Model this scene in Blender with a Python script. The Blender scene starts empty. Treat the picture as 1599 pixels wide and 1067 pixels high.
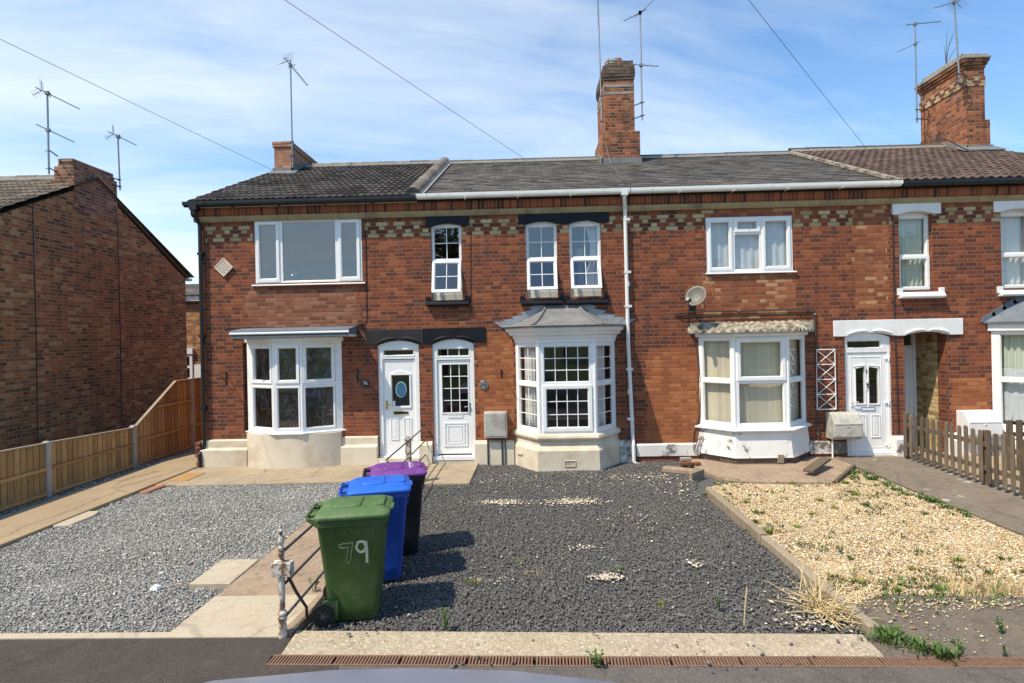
import bpy, bmesh, math, random
import numpy as np
from mathutils import Vector, Matrix
R_ = random.Random(7)
SC = bpy.context.scene
COL = SC.collection
RAD = math.radians

# ---------------------------------------------------------------- camera, sky, sun, exposure
F, CX, CY, RHO, TH, CD, CH = 880.0, 799.5, 525.0, .021, .0262, 10.86, 2.40
cd = bpy.data.cameras.new('camera'); cam = bpy.data.objects.new('camera', cd); COL.objects.link(cam)
cd.sensor_width = 36; cd.lens = F * 36 / 1599; cd.shift_y = -8.5 / 1599; cd.clip_start = .05; cd.clip_end = 3000
_r0, _u0, _f0 = Vector((math.cos(TH), math.sin(TH), 0)), Vector((0, 0, 1)), Vector((-math.sin(TH), math.cos(TH), 0))
_r = math.cos(RHO) * _r0 - math.sin(RHO) * _u0; _u = math.sin(RHO) * _r0 + math.cos(RHO) * _u0
_m = Matrix((_r, _u, -_f0)).transposed().to_4x4(); _m.translation = (0, -CD, CH)
cam.matrix_world = _m
SC.camera = cam

SUN = Vector((.55, .38, -1.05)).normalized()
sl = bpy.data.lights.new('sun', 'SUN'); sl.energy = 4.1; sl.angle = RAD(.53); sl.color = (1, .94, .84)
so = bpy.data.objects.new('sun', sl); COL.objects.link(so)
so.rotation_euler = SUN.to_track_quat('-Z', 'Y').to_euler(); so.location = (-20, -20, 30)
SC.view_settings.view_transform = 'Standard'; SC.view_settings.look = 'None'
SC.view_settings.exposure = .46; SC.view_settings.gamma = 1
SC.view_settings.use_white_balance = True; SC.view_settings.white_balance_temperature = 7300; SC.view_settings.white_balance_tint = 10
SC.render.engine = 'CYCLES'
SC.cycles.max_bounces = 8; SC.cycles.transparent_max_bounces = 16; SC.cycles.use_denoising = True
SC.cycles.sample_clamp_indirect = 6


class NT:
    """small helper round a node tree"""
    def __init__(s, tree): s.t = tree; s.n = tree.nodes; s.l = tree.links
    def new(s, typ, **kw):
        n = s.n.new(typ)
        for k, v in kw.items(): setattr(n, k, v)
        return n
    def put(s, sock, val):
        if isinstance(val, bpy.types.NodeSocket): s.l.new(val, sock)
        elif val is not None:
            if hasattr(sock.default_value, '__len__'):
                val = tuple(val)
                if len(sock.default_value) == 4 and len(val) == 3: val += (1,)
            sock.default_value = val
    def m(s, op, a, b=None, c=None, clamp=False):
        n = s.new('ShaderNodeMath', operation=op, use_clamp=clamp)
        for i, x in enumerate((a, b, c)): s.put(n.inputs[i], x)
        return n.outputs[0]
    def vm(s, op, a, b=None):
        n = s.new('ShaderNodeVectorMath', operation=op); s.put(n.inputs[0], a); s.put(n.inputs[1], b); return n.outputs[0]
    def mix(s, f, a, b, blend='MIX'):
        n = s.new('ShaderNodeMix', data_type='RGBA', blend_type=blend)
        s.put(n.inputs[0], f); s.put(n.inputs[6], a); s.put(n.inputs[7], b); return n.outputs[2]
    def noise(s, vec, scale, detail=4, rough=.55, out=0):
        n = s.new('ShaderNodeTexNoise'); s.put(n.inputs['Vector'], vec); s.put(n.inputs['Scale'], scale)
        n.inputs['Detail'].default_value = detail; n.inputs['Roughness'].default_value = rough; return n.outputs[out]
    def vor(s, vec, scale, out='Distance', feature='F1'):
        n = s.new('ShaderNodeTexVoronoi', feature=feature); s.put(n.inputs['Vector'], vec); s.put(n.inputs['Scale'], scale); return n.outputs[out]
    def white(s, vec):
        n = s.new('ShaderNodeTexWhiteNoise', noise_dimensions='3D'); s.put(n.inputs['Vector'], vec); return n.outputs['Value']
    def comb(s, x, y, z):
        n = s.new('ShaderNodeCombineXYZ')
        for i, v in enumerate((x, y, z)): s.put(n.inputs[i], v)
        return n.outputs[0]
    def sep(s, v):
        n = s.new('ShaderNodeSeparateXYZ'); s.put(n.inputs[0], v); return n.outputs
    def ramp(s, f, stops, interp='LINEAR'):
        n = s.new('ShaderNodeValToRGB'); cr = n.color_ramp; cr.interpolation = interp; s.put(n.inputs[0], f)
        while len(cr.elements) < len(stops): cr.elements.new(.5)
        for e, (p, c) in zip(cr.elements, stops):
            e.position = p; e.color = tuple(c) + (1,) if hasattr(c, '__len__') else (c, c, c, 1)
        return n.outputs[0]
    def step(s, f, a, b):
        n = s.new('ShaderNodeMapRange', clamp=True); s.put(n.inputs[0], f); n.inputs[1].default_value = a; n.inputs[2].default_value = b
        n.inputs[3].default_value = 0; n.inputs[4].default_value = 1; return n.outputs[0]
    def bump(s, h, strength=.3, dist=.01):
        n = s.new('ShaderNodeBump'); s.put(n.inputs['Height'], h); n.inputs['Strength'].default_value = strength; n.inputs['Distance'].default_value = dist; return n.outputs[0]


# ---- sky: Nishita air with thin wind-drawn cirrus
world = bpy.data.worlds.new('World'); SC.world = world; world.use_nodes = True
w = NT(world.node_tree); w.n.clear()
sky = w.new('ShaderNodeTexSky', sky_type='NISHITA', sun_disc=False)
sky.sun_elevation = math.asin(-SUN.z); sky.sun_rotation = math.atan2(-SUN.x, -SUN.y)
sky.air_density = 1.0; sky.dust_density = .6; sky.ozone_density = 1.3; sky.altitude = 50
tc = w.new('ShaderNodeTexCoord').outputs['Generated']
sx, sy, sz = w.sep(tc)
den = w.m('ADD', w.m('MAXIMUM', sz, 0), .16)
cu, cv = w.m('DIVIDE', sx, den), w.m('DIVIDE', sy, den)
cu2 = w.m('ADD', w.m('MULTIPLY', cu, .75), w.m('MULTIPLY', cv, .55))
cv2 = w.m('SUBTRACT', w.m('MULTIPLY', cv, 1.1), w.m('MULTIPLY', cu, .35))
warp = w.noise(w.comb(cu, cv, 3), 1.3, 3, .5, 1)
cvec = w.vm('ADD', w.comb(w.m('MULTIPLY', cu2, .62), w.m('MULTIPLY', cv2, 1.25), 2.7), w.vm('MULTIPLY', warp, (.45, .45, .2)))
big = w.noise(cvec, .85, 6, .58)
fine = w.noise(w.vm('MULTIPLY', cvec, (1.4, 3.2, 1)), 2.1, 8, .62)
# more veil to the west (left), clear to the upper east
bias = w.m('MULTIPLY', w.m('ADD', sx, w.m('MULTIPLY', sz, .35)), -.17)
cl = w.m('ADD', w.m('ADD', w.m('MULTIPLY', big, .92), w.m('MULTIPLY', fine, .13)), bias)
cf = w.m('MULTIPLY', w.step(cl, .38, .74), .76)
hz = w.m('MULTIPLY', w.step(sz, .6, .0), .31)
clear = w.vm('MULTIPLY', sky.outputs[0], (.40, .90, 1.30))
col = w.mix(w.m('ADD', hz, w.m('MULTIPLY', cf, w.m('SUBTRACT', 1, hz))), clear, (5.4, 6.05, 6.65))
bg = w.new('ShaderNodeBackground'); w.put(bg.inputs[0], col); bg.inputs[1].default_value = .145
w.l.new(bg.outputs[0], w.new('ShaderNodeOutputWorld').inputs[0])


# ---------------------------------------------------------------- pixel of the survey picture -> point on a plane of the place
def ray(px, py):
    u = (px - CX) / F; v = -(py - CY) / F
    a = u * math.cos(RHO) + v * math.sin(RHO); b = -u * math.sin(RHO) + v * math.cos(RHO)
    return (-math.sin(TH) + a * math.cos(TH), math.cos(TH) + a * math.sin(TH), b)
def W(px, py, Y=0.):
    d = ray(px, py); t = (Y + CD) / d[1]; return d[0] * t, CH + d[2] * t
def WX(px, py=520, Y=0.): return W(px, py, Y)[0]
def WZ(px, py, Y=0.): return W(px, py, Y)[1]
def G(px, py, z=0.):
    d = ray(px, py); t = (z - CH) / d[2]; return d[0] * t, -CD + d[1] * t
def R(x0, y0, x1, y1, Y=0.):
    mx, my = (x0 + x1) / 2, (y0 + y1) / 2
    return W(x0, my, Y)[0], W(x1, my, Y)[0], W(mx, y1, Y)[1], W(mx, y0, Y)[1]


# ---------------------------------------------------------------- mesh helpers
class MB:
    def __init__(s): s.v = []; s.f = []; s.m = []; s.c = []; s.tf = None; s.cur = None
    def add(s, vs, fs, mi=0, col=None):
        o = len(s.v)
        for p in vs:
            p = Vector(p)
            s.v.append(s.tf @ p if s.tf is not None else p)
        c = col if col is not None else s.cur
        for f in fs:
            s.f.append([i + o for i in f]); s.m.append(mi); s.c.append(.5 if c is None else c)
        return s
    def box(s, x0, x1, y0, y1, z0, z1, mi=0, col=None):
        if x0 > x1: x0, x1 = x1, x0
        if y0 > y1: y0, y1 = y1, y0
        if z0 > z1: z0, z1 = z1, z0
        return s.hexa([(x0, y0, z0), (x1, y0, z0), (x1, y1, z0), (x0, y1, z0), (x0, y0, z1), (x1, y0, z1), (x1, y1, z1), (x0, y1, z1)], mi, col)
    def hexa(s, p, mi=0, col=None):
        return s.add(p, [(0, 3, 2, 1), (4, 5, 6, 7), (0, 1, 5, 4), (1, 2, 6, 5), (2, 3, 7, 6), (3, 0, 4, 7)], mi, col)
    def prism(s, poly, lo, hi, axis='y', mi=0, col=None):
        n = len(poly)
        mk = {'y': lambda a, b, t: (a, t, b), 'z': lambda a, b, t: (a, b, t), 'x': lambda a, b, t: (t, a, b)}[axis]
        vs = [mk(a, b, lo) for a, b in poly] + [mk(a, b, hi) for a, b in poly]
        return s.add(vs, [tuple(range(n)), tuple(range(2 * n - 1, n - 1, -1))] + [(i, (i + 1) % n, n + (i + 1) % n, n + i) for i in range(n)], mi, col)
    def loft(s, rings, mi=0, caps=True, closed=True, col=None):
        n = len(rings[0]); vs = [p for r in rings for p in r]; fs = []
        for k in range(len(rings) - 1):
            for i in range(n if closed else n - 1):
                j = (i + 1) % n
                fs.append((k * n + i, k * n + j, (k + 1) * n + j, (k + 1) * n + i))
        if caps: fs += [tuple(range(n)), tuple(range(len(vs) - 1, len(vs) - n - 1, -1))]
        return s.add(vs, fs, mi, col)
    def tube(s, pts, r, n=8, mi=0, caps=True, col=None):
        pts = [Vector(p) for p in pts]; rings = []
        rr = r if hasattr(r, '__len__') else [r] * len(pts)
        prev = None
        for i, p in enumerate(pts):
            d = (pts[min(i + 1, len(pts) - 1)] - pts[max(i - 1, 0)]).normalized()
            if prev is None:
                a = d.cross(Vector((0, 0, 1)) if abs(d.z) < .9 else Vector((1, 0, 0))).normalized()
            else:
                a = (prev - d * prev.dot(d)).normalized()
            prev = a; b = d.cross(a)
            rings.append([p + (a * math.cos(2 * math.pi * k / n) + b * math.sin(2 * math.pi * k / n)) * rr[i] for k in range(n)])
        return s.loft(rings, mi, caps, True, col)
    def lathe(s, prof, c, n=16, mi=0, axis='z', col=None):
        cx, cy, cz = c; rings = []
        for r, h in prof:
            ring = []
            for k in range(n):
                a = 2 * math.pi * k / n; p, q = r * math.cos(a), r * math.sin(a)
                ring.append({'z': (cx + p, cy + q, cz + h), 'y': (cx + p, cy + h, cz + q), 'x': (cx + h, cy + p, cz + q)}[axis])
            rings.append(ring)
        return s.loft(rings, mi, True, True, col)
    def build(s, name, mats, parent=None, bevel=0., smooth=False, seg=1, recalc=True):
        me = bpy.data.meshes.new(name)
        off = origin(parent)
        me.from_pydata([tuple(p - off) for p in s.v], [], s.f)
        if not isinstance(mats, (list, tuple)): mats = [mats]
        for m in mats: me.materials.append(MAT[m] if isinstance(m, str) else m)
        me.polygons.foreach_set('material_index', s.m)
        at = me.attributes.new('tone', 'FLOAT', 'FACE'); at.data.foreach_set('value', s.c)
        if recalc:
            bm = bmesh.new(); bm.from_mesh(me); bmesh.ops.recalc_face_normals(bm, faces=bm.faces); bm.to_mesh(me); bm.free()
        if smooth: me.polygons.foreach_set('use_smooth', [True] * len(me.polygons))
        me.update()
        o = bpy.data.objects.new(name, me); COL.objects.link(o)
        if parent: o.parent = parent
        if bevel:
            b = o.modifiers.new('bevel', 'BEVEL'); b.width = bevel; b.segments = seg; b.limit_method = 'ANGLE'; b.angle_limit = RAD(40); b.harden_normals = False
        return o

def origin(o):
    v = Vector((0, 0, 0))
    while o is not None: v += o.location; o = o.parent
    return v
def tag(o, label=None, cat=None, group=None, kind=None):
    if label: o['label'] = label
    if cat: o['category'] = cat
    if group: o['group'] = group
    if kind: o['kind'] = kind
    return o
def thing(name, label, cat, loc=(0, 0, 0), group=None):
    o = bpy.data.objects.new(name, None); COL.objects.link(o); o.location = loc; o.empty_display_size = .2
    return tag(o, label, cat, group)
def copy_tree(o, parent=None):
    c = o.copy(); COL.objects.link(c)
    if parent: c.parent = parent
    for ch in list(o.children): copy_tree(ch, c)
    return c
def smooth_angle(o, deg=40):
    me = o.data; me.polygons.foreach_set('use_smooth', [True] * len(me.polygons))
    bm = bmesh.new(); bm.from_mesh(me)
    for e in bm.edges:
        if len(e.link_faces) == 2 and e.calc_face_angle(0) > RAD(deg): e.smooth = False
    bm.to_mesh(me); bm.free(); return o

# ---------------------------------------------------------------- materials
MAT = {}
def mat(name):
    m = bpy.data.materials.new(name); m.use_nodes = True; m.node_tree.nodes.clear(); MAT[name] = m
    t = NT(m.node_tree); out = t.new('ShaderNodeOutputMaterial'); p = t.new('ShaderNodeBsdfPrincipled'); t.l.new(p.outputs[0], out.inputs[0])
    t.p = p; t.out = out
    t.pos = t.new('ShaderNodeNewGeometry').outputs['Position']
    return t
def fin(t, col, rough=.6, bump=None, spec=None, metal=0):
    t.put(t.p.inputs['Base Color'], col); t.put(t.p.inputs['Roughness'], rough)
    if bump is not None: t.put(t.p.inputs['Normal'], bump)
    if spec is not None: t.p.inputs['Specular IOR Level'].default_value = spec
    t.p.inputs['Metallic'].default_value = metal
def tone(t):
    n = t.new('ShaderNodeAttribute', attribute_name='tone'); return n.outputs['Fac']
def pbr(name, c, rough=.55, *a_, dth=(.48, .72), **k_): return _pbr(name, c, rough, *a_, dth=dth, **k_)
def _pbr(name, c, rough=.55, var=.25, scale=6., dirt=None, dirt_amt=.4, dscale=1.6, bump=.15, bscale=60., spec=.4, metal=0, tonevar=0, bdist=.004, obj=False, dth=(.48, .72)):
    """plain coating with soft colour variation, blotches of dirt of its own shape and a fine grain"""
    t = mat(name)
    if obj: t.pos = t.new('ShaderNodeTexCoord').outputs['Object']
    n1 = t.noise(t.pos, scale, 5, .6)
    f = t.m('MULTIPLY_ADD', t.m('SUBTRACT', n1, .5), var * 2, 1)
    if tonevar: f = t.m('MULTIPLY', f, t.m('MULTIPLY_ADD', t.m('SUBTRACT', tone(t), .5), tonevar * 2, 1))
    colr = t.vm('MULTIPLY', c, t.comb(f, f, f))
    if dirt:
        d = t.step(t.noise(t.pos, dscale, 8, .68), *dth)
        colr = t.mix(t.m('MULTIPLY', d, dirt_amt), colr, dirt)
    b = t.bump(t.noise(t.pos, bscale, 4, .6), bump, bdist)
    fin(t, colr, rough, b, spec, metal); return t

def brick(name, stops, mortar=(.275, .155, .105), yband=None, regions=(), stains=.0, course=.0752, soldier=False, mort_w=.0062, region_cols=None, grime=(.05, .035, .028), grime_amt=.25, side_band=False):
    t = mat(name)
    g = [n for n in t.n if n.type == 'NEW_GEOMETRY'][0]
    nx, ny, nz = t.sep(g.outputs['True Normal'])
    x, y, z = t.sep(t.pos)
    side = t.m('GREATER_THAN', t.m('ABSOLUTE', nx), .6)
    u = t.m('ADD', t.m('MULTIPLY', x, t.m('SUBTRACT', 1, side)), t.m('MULTIPLY', y, side))
    wob = t.m('MULTIPLY', t.m('SUBTRACT', t.noise(t.pos, 14, 2), .5), .006)
    u = t.m('ADD', u, wob); zz = t.m('ADD', z, wob)
    zz = t.m('ADD', zz, t.m('MULTIPLY', t.m('SUBTRACT', t.noise(t.pos, .6, 2), .5), .03))
    if soldier:
        cell = t.m('FLOOR', t.m('DIVIDE', u, .0752)); fu = t.m('FRACT', t.m('DIVIDE', u, .0752))
        e = t.m('MULTIPLY', t.m('MINIMUM', fu, t.m('SUBTRACT', 1, fu)), .0752)
        row = t.m('FLOOR', t.m('DIVIDE', z, .23)); idv = t.comb(cell, row, 4)
        head = 0.
    else:
        P = .3384
        rw = t.m('DIVIDE', zz, course); row = t.m('FLOOR', rw); fv = t.m('FRACT', rw)
        par = t.m('FLOORED_MODULO', row, 2)
        uu = t.m('ADD', t.m('DIVIDE', u, P), t.m('MULTIPLY', par, .5)); cell = t.m('FLOOR', uu); fu = t.m('FRACT', uu)
        head = t.m('GREATER_THAN', fu, 2 / 3)
        ts = t.m('MULTIPLY', fu, 1.5); th = t.m('MULTIPLY', t.m('SUBTRACT', fu, 2 / 3), 3)
        es = t.m('MULTIPLY', t.m('MINIMUM', ts, t.m('SUBTRACT', 1, ts)), P * 2 / 3); eh = t.m('MULTIPLY', t.m('MINIMUM', th, t.m('SUBTRACT', 1, th)), P / 3)
        e = t.m('ADD', t.m('MULTIPLY', es, t.m('SUBTRACT', 1, head)), t.m('MULTIPLY', eh, head))
        ez = t.m('MULTIPLY', t.m('MINIMUM', fv, t.m('SUBTRACT', 1, fv)), course)
        e = t.m('MINIMUM', e, ez)
        idv = t.comb(t.m('ADD', t.m('MULTIPLY', cell, 2), head), row, side)
    rid = t.white(idv); rid2 = t.white(t.vm('ADD', idv, (17.3, 5.1, 9.7)))
    zone = t.noise(t.pos, .7, 4, .6)
    rr = t.m('ADD', rid, t.m('MULTIPLY', t.m('SUBTRACT', zone, .5), 1.25), clamp=True)
    c = t.ramp(rr, stops)
    for (x0, x1, z0, z1, kind) in regions:
        cxv = t.m('ADD', u, t.m('MULTIPLY', t.m('SUBTRACT', rid2, .5), .12)); czv = t.m('MULTIPLY', t.m('ADD', t.m('FLOOR', rw), .5), course)
        k = t.m('MULTIPLY', t.m('MULTIPLY', t.m('GREATER_THAN', cxv, x0), t.m('LESS_THAN', cxv, x1)), t.m('MULTIPLY', t.m('GREATER_THAN', czv, z0), t.m('LESS_THAN', czv, z1)))
        c = t.mix(k, c, t.ramp(rid2, region_cols[kind]))
    if yband:
        z0, rects = yband
        r0 = t.m('SUBTRACT', row, round(z0 / course))          # rows 0..3, from the lowest
        st = t.m('SUBTRACT', 1, head)
        y0 = t.m('MULTIPLY', t.m('COMPARE', r0, 0, .2), st); y1 = t.m('MULTIPLY', t.m('COMPARE', r0, 1, .2), head)
        y2 = t.m('MULTIPLY', t.m('COMPARE', r0, 2, .2), head); y3 = t.m('MULTIPLY', t.m('COMPARE', r0, 3, .2), st)
        yk = t.m('ADD', t.m('ADD', y0, y1), t.m('ADD', y2, y3))
        for (xa, xb) in rects:
            yk = t.m('MULTIPLY', yk, t.m('SUBTRACT', 1, t.m('MULTIPLY', t.m('GREATER_THAN', u, xa), t.m('LESS_THAN', u, xb))))
        if not side_band: yk = t.m('MULTIPLY', yk, t.m('LESS_THAN', side, .5))
        c = t.mix(yk, c, t.ramp(rid2, [(0, (.33, .235, .115)), (.5, (.44, .33, .17)), (1, (.53, .41, .23))]))
    # within-brick mottling
    mo = t.noise(t.pos, 38, 4, .65); c = t.mix(.55, c, t.vm('MULTIPLY', c, t.comb(*(t.m('MULTIPLY_ADD', mo, 1.7, .18),) * 3)))
    mcol = t.mix(t.noise(t.pos, 2.2, 4), mortar, tuple(v * .62 for v in mortar))
    jn = t.m('ADD', e, t.m('MULTIPLY', t.m('SUBTRACT', t.noise(t.pos, 55, 3), .5), .004))
    mk = t.step(jn, mort_w + .0012, mort_w - .0012)
    c = t.mix(mk, c, mcol)
    gr = t.step(t.noise(t.pos, .9, 8, .66), .5, .78)
    c = t.mix(t.m('MULTIPLY', gr, grime_amt), c, grime)
    g2 = t.step(t.noise(t.vm('MULTIPLY', t.pos, (2.6, 2.6, .55)), 1.5, 7, .7), .54, .74)
    c = t.mix(t.m('MULTIPLY', g2, grime_amt * 1.3), c, t.vm('MULTIPLY', c, (.42, .40, .42)))
    if stains:
        s2 = t.step(t.noise(t.vm('MULTIPLY', t.pos, (1, 1, .6)), 1.7, 9, .7), .58, .74)
        c = t.mix(t.m('MULTIPLY', s2, stains), c, (.42, .33, .28))
        s3 = t.step(t.noise(t.vm('MULTIPLY', t.pos, (1.6, 1.6, 1)), 4.5, 9, .75), .62, .70); c = t.mix(t.m('MULTIPLY', s3, stains * 2.2), c, (.50, .40, .34))
    h = t.m('ADD', t.m('MULTIPLY', t.step(jn, 0, mort_w + .004), 1.), t.m('MULTIPLY', mo, .35))
    fin(t, c, .88, t.bump(h, .55, .006), .2)
    return t

RED = [(0, (.098, .037, .025)), (.22, (.132, .042, .025)), (.42, (.178, .050, .026)), (.64, (.215, .057, .027)), (.86, (.252, .069, .031)), (1, (.295, .095, .042))]

BZ = .0752
YB0 = round(4.36 / BZ) * BZ
def px_rng(a, b, y=430): return (WX(a, y), WX(b, y))
def reg(a, b, c, d, k):
    x0, x1, z0, z1 = R(a, c, b, d); return (x0, x1, z0, z1, k)
RC = [[(0, (.20, .060, .028)), (.45, (.27, .080, .036)), (.8, (.34, .115, .05)), (.9, (.42, .21, .10)), (1, (.46, .26, .13))],
      [(0, (.27, .078, .030)), (.5, (.33, .098, .036)), (1, (.42, .15, .055))],
      [(0, (.17, .060, .034)), (.5, (.26, .092, .050)), (1, (.33, .15, .095))]]
brick('brick_wall', RED, yband=(YB0, [px_rng(396, 570), px_rng(1101, 1240), px_rng(1333, 1390), px_rng(-300, 322)]),
      regions=[reg(1100, 1245, 425, 505, 0), reg(1090, 1245, 318, 345, 0), reg(1333, 1390, 300, 482, 0),
               reg(745, 806, 520, 690, 1), reg(1010, 1092, 545, 690, 1), reg(385, 560, 455, 515, 2), reg(1485, 1545, 590, 640, 1)],
      region_cols=RC, stains=.16)
brick('brick_dark', [(0, (.13, .066, .036)), (.3, (.25, .11, .052)), (.55, (.36, .14, .06)), (.8, (.43, .155, .06)), (1, (.48, .28, .13))], mortar=(.50, .34, .21), stains=.12, grime_amt=.3)
brick('brick_chimney', [(0, (.10, .04, .024)), (.3, (.22, .068, .03)), (.65, (.33, .10, .040)), (1, (.42, .15, .07))], mortar=(.30, .24, .19), stains=.35, grime_amt=.8)
brick('brick_pink', [(0, (.33, .15, .09)), (.5, (.42, .19, .115)), (1, (.50, .25, .16))], mortar=(.30, .19, .14), grime_amt=.2)
brick('brick_stack', [(0, (.10, .055, .036)), (.35, (.22, .09, .05)), (.7, (.33, .12, .06)), (1, (.40, .22, .14))], mortar=(.45, .36, .28), grime_amt=.45, stains=.4)
brick('brick_yellow', [(0, (.26, .16, .06)), (.3, (.44, .31, .13)), (.7, (.55, .41, .19)), (1, (.60, .47, .25))], mortar=(.42, .34, .24), grime_amt=.2)
brick('brick_band', RED, yband=(round(8.36 / BZ) * BZ, []), side_band=True, mortar=(.33, .27, .22), grime_amt=.4)
brick('brick_soldier', [(0, (.08, .028, .018)), (.4, (.20, .055, .025)), (.7, (.29, .075, .03)), (1, (.36, .10, .04))], soldier=True, mortar=(.30, .20, .15), grime_amt=.35)
brick('brick_sooty', [(0, (.05, .035, .03)), (.5, (.11, .07, .055)), (1, (.18, .12, .09))], mortar=(.18, .15, .13), grime_amt=.4, stains=.2)

pbr('string_stone', (.36, .27, .14), .85, .35, 9, (.10, .08, .06), .75, 2.5, .3)
pbr('upvc', (.80, .80, .79), .36, .03, 3, (.52, .49, .43), .22, 5, .02, spec=.5)
pbr('white_paint', (.76, .76, .75), .6, .06, 3, (.42, .39, .34), .30, 2.2, .2, 40)
pbr('cream_paint', (.66, .575, .45), .75, .10, 3, (.40, .29, .185), .75, 1.7, .35, 30)
pbr('peeling_paint', (.74, .72, .68), .75, .12, 4, (.13, .11, .095), .9, 2.6, .5, 30, dth=(.56, .62))
pbr('stained_paint', (.70, .67, .62), .8, .15, 4, (.10, .085, .072), .92, 2.2, .5, 30, dth=(.47, .56))
pbr('cream_board', (.62, .58, .48), .7, .1, 8, (.25, .22, .18), .5, 5)
pbr('black_paint', (.008, .009, .013), .5, .15, 5, (.025, .026, .03), .4, 3, .25, 50, .2)
pbr('charcoal_paint', (.026, .027, .029), .7, .12, 5, (.045, .045, .045), .5, 3, .25, 50, .2)
pbr('black_plastic', (.012, .012, .013), .35, .1, 5, bump=.03)
pbr('white_plastic', (.74, .73, .70), .42, .06, 3, (.42, .40, .36), .35, 3, .05)
pbr('soffit_black', (.014, .013, .013), .7, .2, 4)
pbr('lead', (.165, .165, .16), .55, .25, 5, (.30, .30, .29), .6, 3, .3, 25, .35)
pbr('lead_new', (.27, .29, .315), .5, .25, 7, (.16, .165, .17), .5, 5, .3, 25, .4)
pbr('grey_felt', (.12, .14, .165), .7, .12, 6, (.20, .22, .24), .5, 3, .3, 80)
pbr('concrete_cap', (.30, .27, .23), .9, .25, 9, (.10, .09, .07), .7, 4, .5, 40)
pbr('mossy_tile', (.38, .335, .265), .95, .3, 14, (.075, .068, .048), .95, 6, .8, 40, bdist=.015, dth=(.42, .60))
pbr('tile_concrete', (.056, .047, .041), .9, .3, 5, (.12, .11, .098), .5, 6, .4, 90, tonevar=.6, bdist=.006, spec=.2)
pbr('tile_brown', (.075, .047, .036), .9, .3, 5, (.14, .105, .08), .4, 6, .4, 90, tonevar=.4, bdist=.006)
pbr('tile_gable', (.115, .088, .065), .9, .3, 5, (.22, .19, .14), .5, 6, .4, 90, tonevar=.4, bdist=.006)
pbr('slate', (.088, .077, .066), .75, .5, 2.4, (.165, .148, .125), .6, 1.1, .4, 70, tonevar=.38, spec=.25)
pbr('slate_ridge', (.075, .07, .066), .8, .3, 7, (.14, .13, .115), .6, 5, .5, 60, tonevar=.3)
pbr('ridge_tile', (.145, .118, .095), .9, .35, 7, (.34, .31, .26), .6, 5, .5, 60, tonevar=.35)
pbr('mortar_bed', (.42, .39, .34), .95, .25, 12, bump=.5)
pbr('galv', (.30, .31, .32), .42, .2, 10, (.14, .13, .12), .4, 6, .1, metal=.6)
pbr('iron_dark', (.05, .047, .045), .6, .3, 20, (.13, .06, .03), .35, 9, .3)
pbr('cast_white', (.56, .52, .46), .8, .2, 14, (.17, .10, .055), 1., 15, dth=(.47, .56), bump=.6, bscale=60)
pbr('rail_paint', (.07, .07, .078), .45, .25, 20, (.14, .08, .05), .3, 12, .2)
pbr('rust', (.19, .105, .07), .9, .4, 24, (.30, .215, .16), .6, 30, .6, 120)
pbr('brass', (.65, .42, .10), .25, .1, 20, metal=1)
pbr('chrome', (.62, .62, .64), .2, .05, 20, metal=1)
pbr('dark_void', (.012, .012, .013), .9, .1, 5)
pbr('plaster', (.46, .44, .40), .9, .06, 3)
pbr('room_floor', (.20, .155, .11), .8, .1, 3)
pbr('grass_ground', (.055, .085, .022), .95, .5, 3, (.10, .10, .04), .6, 1, .8, 60, bdist=.03)
pbr('leaf', (.062, .125, .022), .6, .35, 30, tonevar=.55, bump=0)
pbr('leaf_lime', (.17, .22, .03), .6, .3, 30, tonevar=.5, bump=0)
pbr('straw', (.56, .43, .23), .8, .2, 30, tonevar=.4, bump=0)
pbr('tree_leaf', (.035, .065, .014), .6, .3, 3, tonevar=.6, bump=0)
pbr('bark', (.09, .065, .045), .95, .3, 8, bump=.7, bscale=18, bdist=.03)
pbr('pole_wood', (.12, .085, .055), .9, .2, 10, bump=.4)
pbr('concrete_post', (.42, .37, .31), .9, .15, 12, (.28, .24, .19), .5, 6, .4, 80)
pbr('cable', (.025, .025, .028), .6, 0)
pbr('cable_grey', (.12, .12, .125), .6, 0)
pbr('dish', (.135, .128, .112), .5, .12, 6, (.22, .20, .17), .6, 7, .05)
pbr('meter_grey', (.44, .42, .38), .7, .2, 5, (.16, .14, .12), .75, 3.2, .3, 40)
pbr('meter_lichen', (.47, .45, .40), .85, .25, 9, (.17, .155, .115), .8, 6, .4, 60)
pbr('curtain_white', (.74, .73, .70), .9, .04, 4, bump=.1)
pbr('curtain_green', (.60, .65, .55), .9, .05, 4, bump=.1)
pbr('curtain_dark', (.34, .30, .33), .9, .06, 4, bump=.1)
pbr('blind', (.62, .56, .43), .85, .06, 4, tonevar=.18)
pbr('tyre', (.014, .014, .015), .75, .2, 20, (.05, .045, .04), .4, 12)
pbr('car_paint', (.17, .185, .23), .22, .04, 3, (.17, .175, .19), .25, 5, 0, spec=.6)
pbr('car_trim', (.012, .012, .013), .45, .05, 5)
pbr('bin_green', (.032, .078, .018), .5, .2, 6, (.115, .135, .07), .5, 6, .1, 40, obj=True)
pbr('bin_lid_green', (.070, .135, .042), .55, .18, 6, (.17, .21, .12), .55, 6, .06, 30, obj=True)
pbr('bin_blue', (.004, .060, .33), .46, .14, 6, (.06, .12, .36), .4, 6, .05, 30, obj=True)
pbr('bin_lid_blue', (.010, .115, .52), .45, .12, 6, (.05, .17, .62), .35, 5, .05, 30, obj=True)
pbr('bin_black', (.014, .014, .016), .5, .15, 6, (.035, .034, .033), .4, 5, .06, 30, obj=True)
pbr('bin_lid_purple', (.14, .035, .20), .52, .15, 6, (.24, .12, .28), .5, 6, .05, 30, obj=True)
pbr('chalk_paint', (.25, .30, .25), .8, .3, 60)
pbr('chalk_faint', (.115, .16, .095), .8, .3, 60)
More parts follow.
